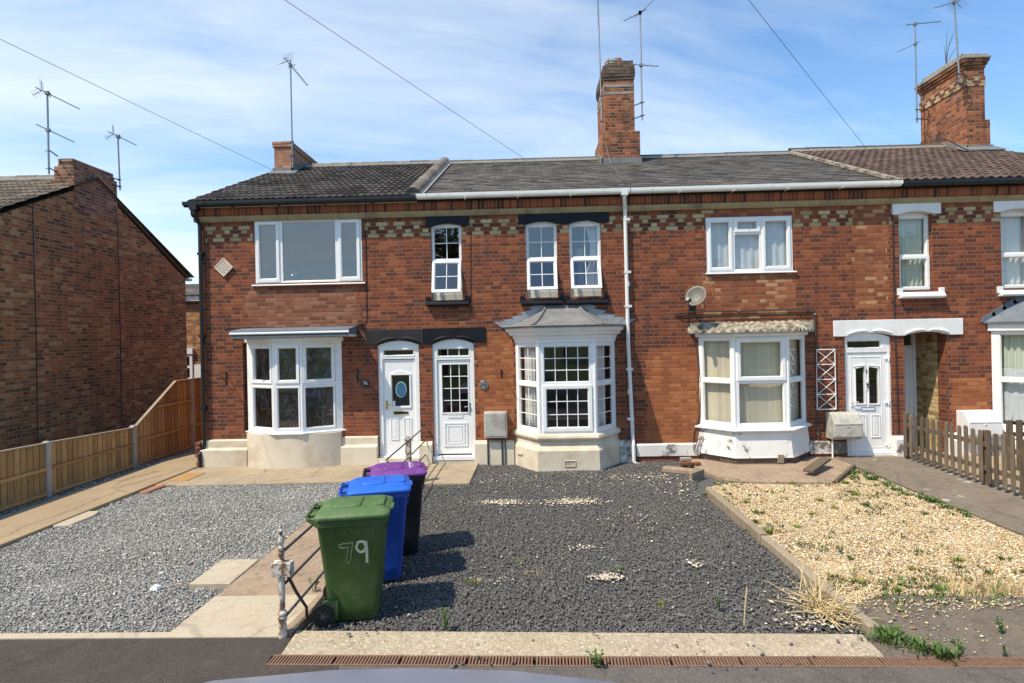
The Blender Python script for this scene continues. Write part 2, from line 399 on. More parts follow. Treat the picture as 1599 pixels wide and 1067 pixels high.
pbr('print_white', (.75, .75, .76), .6, .1, 60)
pbr('plate_black', (.012, .013, .02), .3, .1, 10)
pbr('plaque_metal', (.20, .20, .20), .4, .35, 40, bump=.3, metal=.5)
pbr('terracotta_white', (.72, .62, .50), .8, .2, 20, (.42, .30, .22), .6, 25, .6, 60)
pbr('pot_clay', (.30, .13, .07), .9, .3, 12, (.10, .08, .06), .6, 8)
pbr('sticker_blue', (.035, .13, .22), .4, .5, 14, (.01, .03, .16), .9, 22)
pbr('sticker_rim', (.40, .52, .55), .4, .1, 25)

# timber: grain along the boards
def wood(name, c, c2, knots=0., bump=.4):
    t = mat(name); tv = tone(t)
    p = t.vm('ADD', t.pos, t.comb(t.m('MULTIPLY', tv, 31.), t.m('MULTIPLY', tv, 17.), t.m('MULTIPLY', tv, 53.)))
    gr = t.noise(t.vm('MULTIPLY', p, (22, 22, 2.2)), 2.2, 6, .6)
    colr = t.ramp(gr, [(.3, c2), (.62, c)])
    f = t.m('MULTIPLY_ADD', t.m('SUBTRACT', tv, .5), .55, 1); colr = t.vm('MULTIPLY', colr, t.comb(f, f, f))
    if knots:
        k = t.step(t.vor(t.vm('MULTIPLY', p, (7, 7, 3.2)), 1.0), .13, .04); colr = t.mix(t.m('MULTIPLY', k, knots), colr, tuple(v * .3 for v in c))
    st = t.step(t.noise(p, 1.4, 6, .6), .5, .75); colr = t.mix(t.m('MULTIPLY', st, .35), colr, tuple(v * .5 for v in c2))
    fin(t, colr, .82, t.bump(gr, bump, .004), .25)
wood('fence_wood', (.47, .275, .115), (.33, .185, .075), .8)
wood('old_wood', (.185, .140, .10), (.095, .07, .05), .3)
wood('edge_wood', (.36, .29, .205), (.20, .155, .11), .4)

# ground coats
def ground(name, c1, c2, c3, s1=1.2, grain=160., grain_amt=.5, patches=.6, rough=.92, bump=.5, aggregate=None, cracks=0., bdist=.004):
    t = mat(name)
    a = t.noise(t.pos, s1, 8, .62); b = t.noise(t.pos, s1 * 4.3, 6, .65); gq = t.noise(t.pos, grain, 3, .7)
    c = t.mix(t.step(a, .35, .65), c1, c2); c = t.mix(t.m('MULTIPLY', t.step(b, .52, .70), patches), c, c3)
    f = t.m('MULTIPLY_ADD', t.m('SUBTRACT', gq, .5), grain_amt * 2, 1); c = t.vm('MULTIPLY', c, t.comb(f, f, f))
    h = gq
    if aggregate:
        ac, dens, asc = aggregate
        v = t.new('ShaderNodeTexVoronoi'); t.put(v.inputs['Vector'], t.pos); v.inputs['Scale'].default_value = asc
        rnd = t.sep(v.outputs['Color'])[0]
        k = t.m('MULTIPLY', t.m('GREATER_THAN', rnd, 1 - dens), t.step(v.outputs['Distance'], .55, .35))
        c = t.mix(k, c, t.mix(t.sep(v.outputs['Color'])[1], ac, tuple(q * .55 for q in ac)))
        h = t.m('ADD', h, t.m('MULTIPLY', k, .5))
    if cracks:
        wv = t.vm('ADD', t.pos, t.vm('MULTIPLY', t.noise(t.pos, 2.5, 4, .6, 1), (.35, .35, 0)))
        v = t.vor(wv, .62, 'Distance', 'DISTANCE_TO_EDGE'); k = t.step(v, .012, .004)
        c = t.mix(t.m('MULTIPLY', k, cracks), c, (.06, .05, .04)); h = t.m('SUBTRACT', h, t.m('MULTIPLY', k, cracks))
    fin(t, c, rough, t.bump(h, bump, bdist), .25)
ground('path_concrete', (.345, .258, .16), (.29, .215, .135), (.27, .195, .12), .9, 50, .3, .5, cracks=.35)
ground('slab_concrete', (.37, .30, .21), (.30, .235, .16), (.20, .155, .11), 1.5, 50, .32, .6, cracks=.35)
ground('aged_concrete', (.27, .195, .135), (.35, .26, .185), (.14, .11, .085), 2.2, 60, .55, .8, aggregate=((.42, .32, .24), .3, 42))
ground('pale_concrete', (.47, .40, .30), (.41, .345, .255), (.36, .29, .205), 1.6, 50, .35, .9, cracks=.25)
ground('strip_concrete', (.36, .295, .205), (.43, .36, .26), (.24, .195, .14), 3.2, 48, .75, .8, aggregate=((.60, .50, .37), .4, 34), bump=.9, bdist=.008)
ground('tarmac_new', (.058, .048, .042), (.074, .062, .054), (.10, .084, .07), 1.4, 75, .9, .5, aggregate=((.12, .10, .085), .10, 75), bump=1, bdist=.008)
ground('tarmac_old', (.105, .095, .085), (.135, .12, .105), (.08, .072, .066), 1.8, 70, .8, .8, cracks=.35, aggregate=((.21, .19, .165), .16, 65), bump=1, bdist=.008)
ground('tarmac_patch', (.125, .100, .078), (.165, .135, .105), (.085, .068, .052), 2.4, 65, .7, .8, aggregate=((.22, .195, .17), .15, 60), cracks=.6)
ground('path_old', (.165, .135, .105), (.205, .168, .13), (.11, .09, .072), 1.4, 50, .45, .9, cracks=.3, aggregate=((.50, .46, .40), .05, 9))
ground('road_tarmac', (.055, .055, .056), (.075, .074, .072), (.095, .09, .085), .8, 150, .5, .5)
ground('bed_grey', (.17, .17, .165), (.24, .235, .22), (.28, .265, .24), 40, 60, .6, .6, bump=1)
ground('bed_slate', (.08, .079, .077), (.105, .103, .10), (.12, .117, .11), 40, 60, .6, .6, bump=1)
ground('bed_gold', (.40, .30, .17), (.54, .44, .28), (.26, .19, .11), 40, 60, .6, .6, bump=1)
ground('soil', (.06, .045, .03), (.09, .068, .045), (.12, .095, .065), 3, 60, .5, .6)

# stones: each stone keeps its own colour (a vertex colour)
t = mat('stones'); at = t.new('ShaderNodeAttribute', attribute_name='stone_colour').outputs['Color']
mo = t.noise(t.pos, 90, 3); fin(t, t.vm('MULTIPLY', at, t.comb(*(t.m('MULTIPLY_ADD', mo, .8, .6),) * 3)), .8, None, .3)

# window glass: thin pane, clear with a real fresnel reflection
def glass(name, tint=.86, boost=1.9, base=.03, film=0., rough=.012):
    t = mat(name); t.n.remove(t.p)
    fr = t.new('ShaderNodeFresnel'); t.put(fr.inputs[0], t.m('SUBTRACT', 1.5, t.m('MULTIPLY', t.new('ShaderNodeNewGeometry').outputs['Backfacing'], 1.5 - 1 / 1.5)))
    tr = t.new('ShaderNodeBsdfTransparent'); tr.inputs[0].default_value = (tint, tint * 1.01, tint, 1)
    gl = t.new('ShaderNodeBsdfGlossy'); gl.inputs['Roughness'].default_value = rough; gl.inputs[0].default_value = (1, 1, 1, 1)
    nb = t.bump(t.noise(t.pos, 1.3, 2), .02, .02); t.put(gl.inputs['Normal'], nb)
    ms = t.new('ShaderNodeMixShader'); t.put(ms.inputs[0], t.m('MULTIPLY_ADD', fr.outputs[0], boost, base)); t.l.new(tr.outputs[0], ms.inputs[1]); t.l.new(gl.outputs[0], ms.inputs[2])
    sh = ms.outputs[0]
    if film:
        df = t.new('ShaderNodeBsdfGlossy'); df.inputs['Roughness'].default_value = .16
        wv = t.vm('MULTIPLY', t.vm('ADD', t.pos, t.vm('MULTIPLY', t.noise(t.pos, 1.6, 3, .5, 1), (.5, 0, .5))), (5, 1, 1.6))
        h = t.noise(wv, 1.6, 4, .55); t.put(df.inputs['Normal'], t.bump(h, 1., .14))
        m2 = t.new('ShaderNodeMixShader'); rid = t.step(t.m('ABSOLUTE', t.m('SUBTRACT', h, .5)), .03, 0)
        t.put(m2.inputs[0], t.m('MULTIPLY_ADD', rid, film, film * .45)); t.l.new(sh, m2.inputs[1]); t.l.new(df.outputs[0], m2.inputs[2]); sh = m2.outputs[0]
    t.l.new(sh, t.out.inputs[0])
glass('pane', .88, 1.5, .02); glass('pane_upper', .8, 2.4, .05); glass('pane_film', .42, 2.4, .07, .03); glass('pane_film_low', .78, 1.7, .02, .09); glass('car_glass', .35, 2., .04)
# net curtain: woven cloth with open mesh
t = mat('net'); t.n.remove(t.p)
df = t.new('ShaderNodeBsdfDiffuse'); df.inputs[0].default_value = (.66, .70, .73, 1)
tr = t.new('ShaderNodeBsdfTransparent'); ms = t.new('ShaderNodeMixShader')
pat = t.step(t.noise(t.vm('MULTIPLY', t.pos, (1, 0, 1)), 9, 4, .6), .55, .66); x, y, z = t.sep(t.pos)
t.put(ms.inputs[0], t.m('MULTIPLY_ADD', pat, -.18, .92)); t.l.new(tr.outputs[0], ms.inputs[1]); t.l.new(df.outputs[0], ms.inputs[2]); t.l.new(ms.outputs[0], t.out.inputs[0])


# ---------------------------------------------------------------- building helpers
def wall_holes(mb, x0, x1, z0, z1, holes, y0=0., th=.25, mi=0):
    """front wall: a slab pierced by rectangular openings with real reveals"""
    xs = sorted({x0, x1, *[h[0] for h in holes], *[h[1] for h in holes]}); zs = sorted({z0, z1, *[h[2] for h in holes], *[h[3] for h in holes]})
    xs = [v for v in xs if x0 <= v <= x1]; zs = [v for v in zs if z0 <= v <= z1]
    for a, b in zip(xs, xs[1:]):
        for c, d in zip(zs, zs[1:]):
            mx, mz = (a + b) / 2, (c + d) / 2
            if any(h[0] < mx < h[1] and h[2] < mz < h[3] for h in holes): continue
            mb.add([(a, y0, c), (b, y0, c), (b, y0, d), (a, y0, d)], [(0, 1, 2, 3)], mi)
            mb.add([(a, y0 + th, c), (b, y0 + th, c), (b, y0 + th, d), (a, y0 + th, d)], [(3, 2, 1, 0)], mi)
    for (a, b, c, d) in holes:
        y1 = y0 + th; c2 = max(c, z0)
        mb.add([(a, y0, c2), (a, y1, c2), (a, y1, d), (a, y0, d)], [(0, 1, 2, 3)], mi)
        mb.add([(b, y0, c2), (b, y0, d), (b, y1, d), (b, y1, c2)], [(0, 1, 2, 3)], mi)
        mb.add([(a, y0, d), (a, y1, d), (b, y1, d), (b, y0, d)], [(0, 1, 2, 3)], mi)
        if c > z0: mb.add([(a, y0, c), (b, y0, c), (b, y1, c), (a, y1, c)], [(0, 1, 2, 3)], mi)

def frame(mb, x0, x1, z0, z1, t, y0, y1, mi=0, tb=None, tt=None):
    """picture frame of four mitre-free bars with a small inner glazing bead"""
    tb = t if tb is None else tb; tt = t if tt is None else tt
    mb.box(x0, x0 + t, y0, y1, z0, z1, mi); mb.box(x1 - t, x1, y0, y1, z0, z1, mi)
    mb.box(x0 + t, x1 - t, y0, y1, z1 - tt, z1, mi); mb.box(x0 + t, x1 - t, y0, y1, z0, z0 + tb, mi)
    i = .012; xa, xb, za, zb = x0 + t, x1 - t, z0 + tb, z1 - tt; yb = y0 + .018
    mb.box(xa, xa + i, yb, y1, za, zb, mi); mb.box(xb - i, xb, yb, y1, za, zb, mi)
    mb.box(xa + i, xb - i, yb, y1, zb - i, zb, mi); mb.box(xa + i, xb - i, yb, y1, za, za + i, mi)

def pane(mb, x0, x1, z0, z1, y, mi=0):
    mb.add([(x0, y, z0), (x1, y, z0), (x1, y, z1), (x0, y, z1)], [(0, 1, 2, 3)], mi)

def bars(mb, x0, x1, z0, z1, nx, nz, y, t=.016, mi=0):
    for i in range(1, nx):
        x = x0 + (x1 - x0) * i / nx; mb.box(x - t / 2, x + t / 2, y, y + .012, z0, z1, mi)
    for j in range(1, nz):
        z = z0 + (z1 - z0) * j / nz; mb.box(x0, x1, y + .001, y + .011, z - t / 2, z + t / 2, mi)

def arc_pts(xa, xb, z, rise, n=10):
    return [(xa + (xb - xa) * i / n, z + rise * (1 - (2 * i / n - 1) ** 2)) for i in range(n + 1)]

def lintel(parent, x0, x1, z0, z1, arches, m, proud=.03, depth=.14, lips=False, label=None):
    """painted stone lintel, its soffit cut by shallow arches; lips: the pair of carved hood leaves over each arch"""
    pts = [(x0, z0)]
    for (a, b, rise) in arches: pts += arc_pts(a, b, z0, rise)
    pts += [(x1, z0), (x1, z1), (x0, z1)]
    mb = MB(); mb.prism(pts, -proud, depth)
    if lips:
        for (a, b, rise) in arches:
            mid = (a + b) / 2
            for s0, s1 in ((a + .02, mid - .05), (mid + .05, b - .02)):
                p = []
                for i in range(9):
                    x = s0 + (s1 - s0) * i / 8; k = 1 - (2 * (x - a) / (b - a) - 1) ** 2
                    p.append((x, -proud - .008, z0 + rise * k + .035 + .012 * math.sin(math.pi * i / 8)))
                mb.tube(p, [.010 + .02 * math.sin(math.pi * (i + .6) / 9.2) for i in range(9)], 8)
    return mb.build('lintel', m, parent, bevel=.006)

def arch_head(mb, xa, xb, z, rise, y0, y1, mi=0):
    mb.prism(arc_pts(xa, xb, z, rise) , y0, y1, 'y', mi)

def sill(parent, x0, x1, z0, z1, m, proud=.09, nosed=True):
    """window sill with weathered slope, nosing and stooled ends"""
    mb = MB(); h = z1 - z0; st = .09
    mb.prism([(0.05, z0), (-proud, z0 + h * .06), (-proud - .012, z0 + h * .2), (-proud, z0 + h * .42), (-.02, z0 + h * .62), (.05, z0 + h * .62)], x0 + .02, x1 - .02, 'x')
    mb.box(x0, x0 + st, -proud * .45, .06, z0 + h * .34, z1); mb.box(x1 - st, x1, -proud * .45, .06, z0 + h * .34, z1)
    return mb.build('sill', m, parent, bevel=.008, seg=2)

def curtain(name, label, cat, x0, x1, z0, z1, y, folds, m, amp=.035, gather=None, group=None, tf=None):
    """hanging cloth with irregular folds; gather = (height fraction, pinch) for a tie-back"""
    mb = MB(); mb.tf = tf; n = folds * 8; rows = 10; ph = [R_.uniform(-.6, .6) for _ in range(folds + 2)]
    rings = []
    for j in range(rows + 1):
        v = j / rows; z = z1 + (z0 - z1) * v; ring = []
        k = 1.
        if gather: k = 1 - gather[1] * math.exp(-((v - gather[0]) / .28) ** 2)
        for i in range(n + 1):
            q = i / n; x = x0 + (x1 - x0) * (q * k if gather and gather[2] > 0 else (1 - (1 - q) * k) if gather else q)
            f = q * folds; ring.append((x, y + amp * math.sin(2 * math.pi * f + ph[int(f)] + .4 * v) * (.6 + .4 * v), z))
        rings.append(ring)
    mb.loft(rings, 0, False, False)
    o = mb.build(name, m, None, smooth=True); s = o.modifiers.new('cloth', 'SOLIDIFY'); s.thickness = .003
    return tag(o, label, cat, group)

class Bay:
    """splayed bay: plan points wall-left, front-left, front-right, wall-right"""
    def __init__(s, pts): s.p = [Vector((x, y, 0)) for x, y in pts]
    def off(s, d):
        P = s.p; n = len(P); ns = []
        for a, b in zip(P, P[1:]):
            t = (b - a).normalized(); ns.append(Vector((t.y, -t.x, 0)))
        q = []
        for i in range(n):
            if i == 0: q.append(P[0] + Vector((ns[0].x * d / max(abs(ns[0].x), .3) if abs(ns[0].x) > .05 else -d, 0, 0)))
            elif i == n - 1: q.append(P[-1] + Vector((ns[-1].x * d / max(abs(ns[-1].x), .3) if abs(ns[-1].x) > .05 else d, 0, 0)))
            else:
                b = (ns[i - 1] + ns[i]).normalized(); q.append(P[i] + b * d / b.dot(ns[i]))
        return [(v.x, v.y) for v in q]
    def poly(s, d, back=.02): o = s.off(d); return [(o[0][0], back)] + o[0:] + [(o[-1][0], back)] if abs(o[0][1] - back) > 1e-6 else o
    def ring(s, mb, prof, mi=0, back=0.):
        """prof: list of (offset, z) outwards; lofted round the bay"""
        rings = []
        for d, z in prof:
            o = s.off(d); rings.append([(x, y if 0 < i < len(o) - 1 else back, z) for i, (x, y) in enumerate(o)])
        mb.loft(rings, mi, True, True)
    def facet(s, i, inset=0.):
        a, b = s.p[i], s.p[i + 1]; t = (b - a).normalized(); n = Vector((-t.y, t.x, 0))
        M = Matrix(((t.x, n.x, 0, a.x), (t.y, n.y, 0, a.y), (0, 0, 1, 0), (0, 0, 0, 1))); return M, (b - a).length

def tile_roof(parent, name, m, x0, x1, ye, ze, yr, zr, kind, verge=None, back=True):
    """courses of real tiles from eaves (ye, ze) to ridge (yr, zr), front slope, and a plain back slope"""
    mb = MB(); L = math.hypot(yr - ye, zr - ze); d = Vector((0, (yr - ye) / L, (zr - ze) / L)); nrm = Vector((0, -d.z, d.y))
    gauge, wid, lift = {'double': (.30, .27, .026), 'pan': (.285, .17, .022), 'slate': (.20, .26, .013)}[kind]
    nC = max(1, round(L / gauge)); g = L / nC
    nt = max(1, round((x1 - x0) / wid)); wd = (x1 - x0) / nt
    for c in range(nC):
        s0, s1 = c * g - (.05 if c == 0 else .02), (c + 1) * g + .03
        sh = (.5 if c % 2 and kind != 'pan' else 0)
        for k in range(-1 if sh else 0, nt):
            xa, xb = x0 + (k + sh) * wd, x0 + (k + 1 + sh) * wd
            xa, xb = max(xa, x0), min(xb, x1)
            if xb - xa < .02: continue
            tv = R_.random(); jit = R_.uniform(-.004, .004); js = R_.uniform(-.008, .008) if kind == 'slate' else R_.uniform(-.004, .004)
            if kind == 'slate':
                prof = [(xa + .0045, 0), (xb - .0045, 0)]
            elif kind == 'double':
                prof = []
                for i in range(9):
                    q = i / 8; prof.append((xa + (xb - xa) * q, .026 * max(0, math.sin(2 * math.pi * (q * 2 - .25)) * .5 + .5)))
            else:
                prof = []
                for i in range(7):
                    q = i / 6; prof.append((xa + (xb - xa) * q, .034 * (math.sin(2 * math.pi * (q - .25)) * .5 + .5)))
            base = Vector((0, ye, ze))
            rings = []
            for s, up in ((s0 + js, lift + jit), (s1, .002)):
                rings.append([base + d * s + nrm * (h + up) + Vector((x, 0, 0)) for x, h in prof])
            low = [base + d * (s0 + js) + nrm * (h * .6 + .001 - .004) + Vector((x, 0, 0)) for x, h in prof]
            mb.loft([low] + rings, 0, False, False, col=tv)
    if back:
        h = Vector((0, 2 * yr - ye, ze))
        mb.add([(x0, yr, zr + .01), (x1, yr, zr + .01), (x1, h.y, h.z), (x0, h.y, h.z)], [(0, 1, 2, 3)])
    # underside boards
    mb.add([(x0 + .01, ye + .02, ze - .03), (x1 - .01, ye + .02, ze - .03), (x1 - .01, yr, zr - .03), (x0 + .01, yr, zr - .03)], [(0, 1, 2, 3)], 1)
    return mb.build(name, [m, 'soffit_black'], parent, recalc=False)

def ridge(parent, p0, p1, r, m, seg=.45, label=None):
    """row of half-round ridge tiles bedded in mortar"""
    mb = MB(); p0, p1 = Vector(p0), Vector(p1); L = (p1 - p0).length; n = round(L / seg); d = (p1 - p0) / n
    t = d.normalized(); up = Vector((0, 0, 1)); up = (up - t * up.dot(t)).normalized(); sd = t.cross(up)
    for i in range(n):
        a = p0 + d * i; b = p0 + d * (i + 1) + t * .012; tv = R_.random(); dz = R_.uniform(-.006, .006)
        rings = [[q + sd * rr * math.cos(math.pi * k / 8) + up * (rr * .85 * math.sin(math.pi * k / 8) + dz) for k in range(9)] for q, rr in ((a, r * 1.04), (a + t * .03, r * 1.04), (a + t * .032, r), (b, r))]
        mb.loft(rings, 0, True, True, col=tv)
        mb.box(0, 0, 0, 0, 0, 0) if False else None
    bed = MB(); bed.tf = None
    q = [p0 + sd * r * 1.02 - up * .03, p0 - sd * r * 1.02 - up * .03, p1 - sd * r * 1.02 - up * .03, p1 + sd * r * 1.02 - up * .03]
    mb.hexa(q + [v + up * .055 for v in q], 1)
    return mb.build('ridge', [m, 'mortar_bed'], parent)

def gutter(parent, x0, x1, y, z, m, brk=.9):
    """half-round gutter with unions and brackets"""
    mb = MB(); r = .058
    def half(xa, xb, rr, t=.005):
        q = lambda r_: [(y - r_, z), (y - r_, z - .045), (y - r_ * .9, z - .075), (y - r_ * .6, z - .095), (y, z - .1), (y + r_, z - .09), (y + r_, z)]
        out = q(rr); inn = [(a, b + (.005 if b < z else 0)) for a, b in reversed(q(rr - t))]
        mb.prism(out + inn, xa, xb, 'x')
    half(x0, x1, r)
    x = x0 + .35
    while x < x1 - .1:
        half(x, x + .06, r + .006, .005); mb.box(x + .02, x + .04, y + .03, y + .10, z - .05, z + .01); x += brk * 2.2
    x = x0 + .9
    while x < x1 - .1:
        mb.box(x, x + .025, y - r - .006, y + .09, z - .108, z - .101); x += brk
    mb.box(x0 - .012, x0, y - r - .004, y + r + .004, z - r - .004, z + .004); mb.box(x1, x1 + .012, y - r - .004, y + r + .004, z - r - .004, z + .004)
    return mb.build('gutter', m, parent)

def mesh_of(cu):
    t_ = bpy.data.objects.new('lettering', cu); COL.objects.link(t_); dg = bpy.context.evaluated_depsgraph_get()
    me = bpy.data.meshes.new_from_object(t_.evaluated_get(dg)); bpy.data.objects.remove(t_); bpy.data.curves.remove(cu); return me

def text(name, body, size, m, parent, loc, rot=(RAD(90), 0, 0), depth=.002, tilt=0.):
    cu = bpy.data.curves.new(name, 'FONT'); cu.body = body; cu.size = size; cu.extrude = depth; cu.align_x = 'CENTER'; cu.align_y = 'CENTER'; cu.materials.append(MAT[m])
    o = bpy.data.objects.new(name, mesh_of(cu)); COL.objects.link(o); o.parent = parent
    o.location = Vector(loc) - origin(parent); o.rotation_euler = rot; return o

# ================================================================ THE TERRACE
XL, B1, B2, B3, XR = -6.39, -2.05, 2.02, 6.97, 11.75
EZ, EY, RY, RZ = 5.10, -.17, 4.2, 7.06
GRP = 'houses of the brick terrace'
house_end = thing('terraced_house', 'end terraced house with black gutter, dark tiled roof and wide upstairs window', 'house', ((XL + B1) / 2, 0, 0), GRP)
house_mid = thing('terraced_house', 'terraced house with black stone lintels and lead roofed bay beside white downpipe', 'house', ((B1 + B2) / 2, 0, 0), GRP)
house_eighty = thing('terraced_house', 'terraced house with slate roof, tile topped bay and white door numbered 80', 'house', ((B2 + B3) / 2, 0, 0), GRP)
house_porch = thing('terraced_house', 'terraced house with brown pantile roof, white sills and open brick porch', 'house', ((B3 + XR) / 2, 0, 0), GRP)

def shell(root, x0, x1, holes, gable=0, inner=4.0):
    mb = MB(); wall_holes(mb, x0, x1, -.35, 5.06, holes)
    yb = 8.4; pts = [(.25, -.35), (yb, -.35), (yb, 5.06), (RY, RZ - .06), (.25, 5.06)]
    for side, xa, xb in ((-1, x0, x0 + .2), (1, x1 - .2, x1)):
        p = pts if gable == side else [(.25, -.35), (yb, -.35), (yb, 5.06), (.25, 5.06)]
        mb.prism(p, xa, xb, 'x')
    mb.box(x0 + .2, x1 - .2, yb - .2, yb, -.35, 5.06)
    mb.build('wall', 'brick_wall', root)
    it = MB(); a, b = x0 + .2, x1 - .2
    it.box(a, b, .252, inner, -.2, -.02, 1); it.box(a, b, .252, inner, 2.66, 2.86, 0); it.box(a, b, .252, inner, 4.96, 5.02, 0)
    it.box(a, b, inner, inner + .1, -.2, 5.02, 0)
    it.build('interior', ['plaster', 'room_floor'], root)

def cornice(root, x0, x1, ret=False):
    e = .0
    mb = MB(); mb.prism([(0, 4.742), (-.03, 4.742), (-.062, 4.79), (-.062, 4.845), (0, 4.845)], x0 - (.05 if ret else 0), x1, 'x'); mb.build('string_course', 'string_stone', root)
    mb = MB(); mb.prism([(0, 4.846), (-.058, 4.846), (-.075, 4.872), (-.095, 4.872), (-.095, 5.004), (0, 5.004)], x0 - (.08 if ret else 0), x1, 'x'); mb.build('soldier_course', 'brick_soldier', root)
    mb = MB(); mb.box(x0 - (.1 if ret else 0), x1, -.115, .2, 5.005, 5.058); mb.build('soffit', 'soffit_black' if not ret else 'upvc', root)

# ---------------- house 76
H76 = [R(398, 342, 565, 441), R(591, 531, 655.5, 722), (*R(380, 535, 528, 675)[:2], *R(380, 535, 528, 675)[2:])]
shell(house_end, XL, B1, H76, -1); cornice(house_end, XL, B1, True)
tile_roof(house_end, 'roof', 'tile_concrete', XL - .07, B1 - .1, EY, EZ + .02, RY, RZ, 'double')
ridge(house_end, (XL - .06, RY, RZ + .01), (B1 - .1, RY, RZ + .01), .11, 'ridge_tile')
_d = Vector((0, RY - EY, RZ - EZ)).normalized()
ridge(house_end, Vector((B1 - .06, EY - .02, EZ + .05)), Vector((B1 - .06, RY, RZ + .06)), .14, 'ridge_tile', .46)
gutter(house_end, XL - .13, B1 + .0, EY - .03, EZ + .0, 'black_plastic')
mb = MB(); xg = XL - .02
mb.tube([(xg + .08, EY - .03, EZ - .05), (xg + .08, EY - .03, EZ - .22), (xg + .10, -.06, EZ - .42), (xg + .10, -.055, .40), (xg + .06, -.075, .30), (xg + .05, -.13, .24), (xg + .06, -.13, -.02)], .036, 10)
mb.box(xg + .01, xg + .15, EY - .09, EY + .04, EZ - .16, EZ - .05)
for z in (4.1, 2.5, 1.1): mb.box(xg + .055, xg + .145, -.10, 0, z, z + .05)
mb.build('downpipe', 'black_plastic', house_end, smooth=False)

def win_big():
    x0, x1, z0, z1 = R(396.5, 341, 566, 443)
    mb = MB(); y0, y1 = .005, .075; frame(mb, x0, x1, z0, z1, .055, y0, y1)
    m1, m2 = WX(438.5, 395), WX(526.3, 395)
    for m in (m1, m2): mb.box(m - .035, m + .035, y0 + .001, y1, z0 + .055, z1 - .055)
    frame(mb, x0 + .05, m1 - .03, z0 + .05, z1 - .05, .055, y0 - .018, y0 + .03); frame(mb, m2 + .03, x1 - .05, z0 + .05, z1 - .05, .055, y0 - .018, y0 + .03)
    mb.prism([(.06, z0), (.0, z0), (-.06, z0 - .012), (-.06, z0 - .032), (.06, z0 - .032)], x0 - .04, x1 + .05, 'x')
    w_ = mb.build('window', 'upvc', house_end, bevel=.004)
    for a, b in ((x0 + .1, m1 - .08), (m1 + .035, m2 - .035), (m2 + .08, x1 - .1)):
        p = MB(); pane(p, a - .02, b + .02, z0 + .07, z1 - .07, .03); p.build('pane', 'pane_film', w_)
win_big()

b76 = Bay([(-5.47, 0), (-4.80, -.33), (-4.27, -.33), (-3.60, 0)])
def bay_end():
    zt, zb = W(450, 534, -.3)[1], W(450, 676, -.33)[1]
    fr = MB()
    panes = []
    for i in range(3):
        M, L = b76.facet(i); fr.tf = M
        a, b = (.13, .03) if i == 0 else (.03, .13) if i == 2 else (.03, .03)
        fr.box(0, L, 0, .07, zt - .06, zt); fr.box(0, L, 0, .07, zb, zb + .05); fr.box(0, a, 0, .07, zb + .05, zt - .06); fr.box(L - b, L, 0, .07, zb + .05, zt - .06)
        zm = zb + (zt - zb) * .525
        fr.box(a, L - b, .0, .07, zm - .03, zm + .03)
        frame(fr, a + .005, L - b - .005, zm + .03, zt - .06, .052, -.018, .05)
        frame(fr, a + .005, L - b - .005, zb + .05, zm - .03, .026, -.004, .05)
        panes.append((M, a + .04, L - b - .04, zm + .06, zt - .09)); panes.append((M, a + .03, L - b - .03, zb + .07, zm - .05))
    fr.tf = None
    for x, y in [(p.x, p.y) for p in b76.p[1:3]]: fr.lathe([(.035, zb), (.035, zt)], (x, y + .03, 0), 8)
    b76.ring(fr, [(.02, zb - .035), (.06, zb - .03), (.06, zb - .005), (-.02, zb + .005)])
    b76.ring(fr, [(-.03, zt), (.035, zt), (.035, zt + .075), (-.03, zt + .075)])
    w_ = fr.build('bay_window', 'upvc', house_end, bevel=.004)
    for M, a, b, c, d in panes:
        p = MB(); p.tf = M; pane(p, a, b, c, d, .03); p.build('pane', 'pane_film_low', w_)
    # flat roof with grey edge
    x0, x1 = W(358, 524, -.54)[0], W(546, 524, -.5)[0]; zr0 = zt + .076
    rf = MB(); rf.box(x0 + .02, x1 - .02, -.50, 0, zr0, zr0 + .05, 1)
    rf.prism([(0, zr0 + .051), (-.52, zr0 + .051), (-.545, zr0 + .075), (-.53, zr0 + .15), (-.1, zr0 + .2), (0, zr0 + .2)], x0, x1, 'x', 0)
    rf.box(x0 - .004, x1 + .004, -.553, -.53, zr0 + .072, zr0 + .112, 1); rf.box(x0 + .015, x1 - .015, -.535, -.505, zr0 + .0, zr0 + .05, 0)
    rf.build('bay_roof', ['grey_felt', 'upvc'], w_, bevel=.012, seg=2)
    # bowed rendered base
    xa, xb = -5.45, -3.62; n = 14
    pts = [(xa + (xb - xa) * i / n, -.10 - .26 * (1 - abs(2 * i / n - 1) ** 2.4)) for i in range(n + 1)]
    pl = MB(); pl.prism([(xa, .02)] + pts + [(xb, .02)], -.2, zb - .036, 'z'); smooth_angle(pl.build('bay_base', 'cream_paint', w_), 35)
bay_end()

def plinth(root, x0, x1, ztop, zstep, m, d1=.05, d2=.12, zb=-.25):
    mb = MB(); p = [(.03, zb), (-d2, zb), (-d2, zstep - .03), (-d1 - .0, zstep), (-d1, ztop - .02), (-.01, ztop), (.03, ztop)]
    mb.prism(p, x0, x1, 'x'); return mb.build('plinth', m, root, bevel=.006)
plinth(house_end, XL + .02, -5.45, .50, .34, 'cream_paint'); plinth(house_end, -3.62, WX(591, 700), .52, .36, 'cream_paint')
plinth(house_end, WX(656, 700), B1 + .12, .40, .38, 'cream_paint', .08, .12)
mb = MB()
for k in range(9):
    z = -.2 + k * .0752 * 1.0; mb.box(XL - .05 - R_.random() * .05, XL + .02, -.10 + R_.uniform(-.03, .02), .3, z, z + .066)
mb.build('brick_footing', 'brick_wall', house_end, bevel=.01)

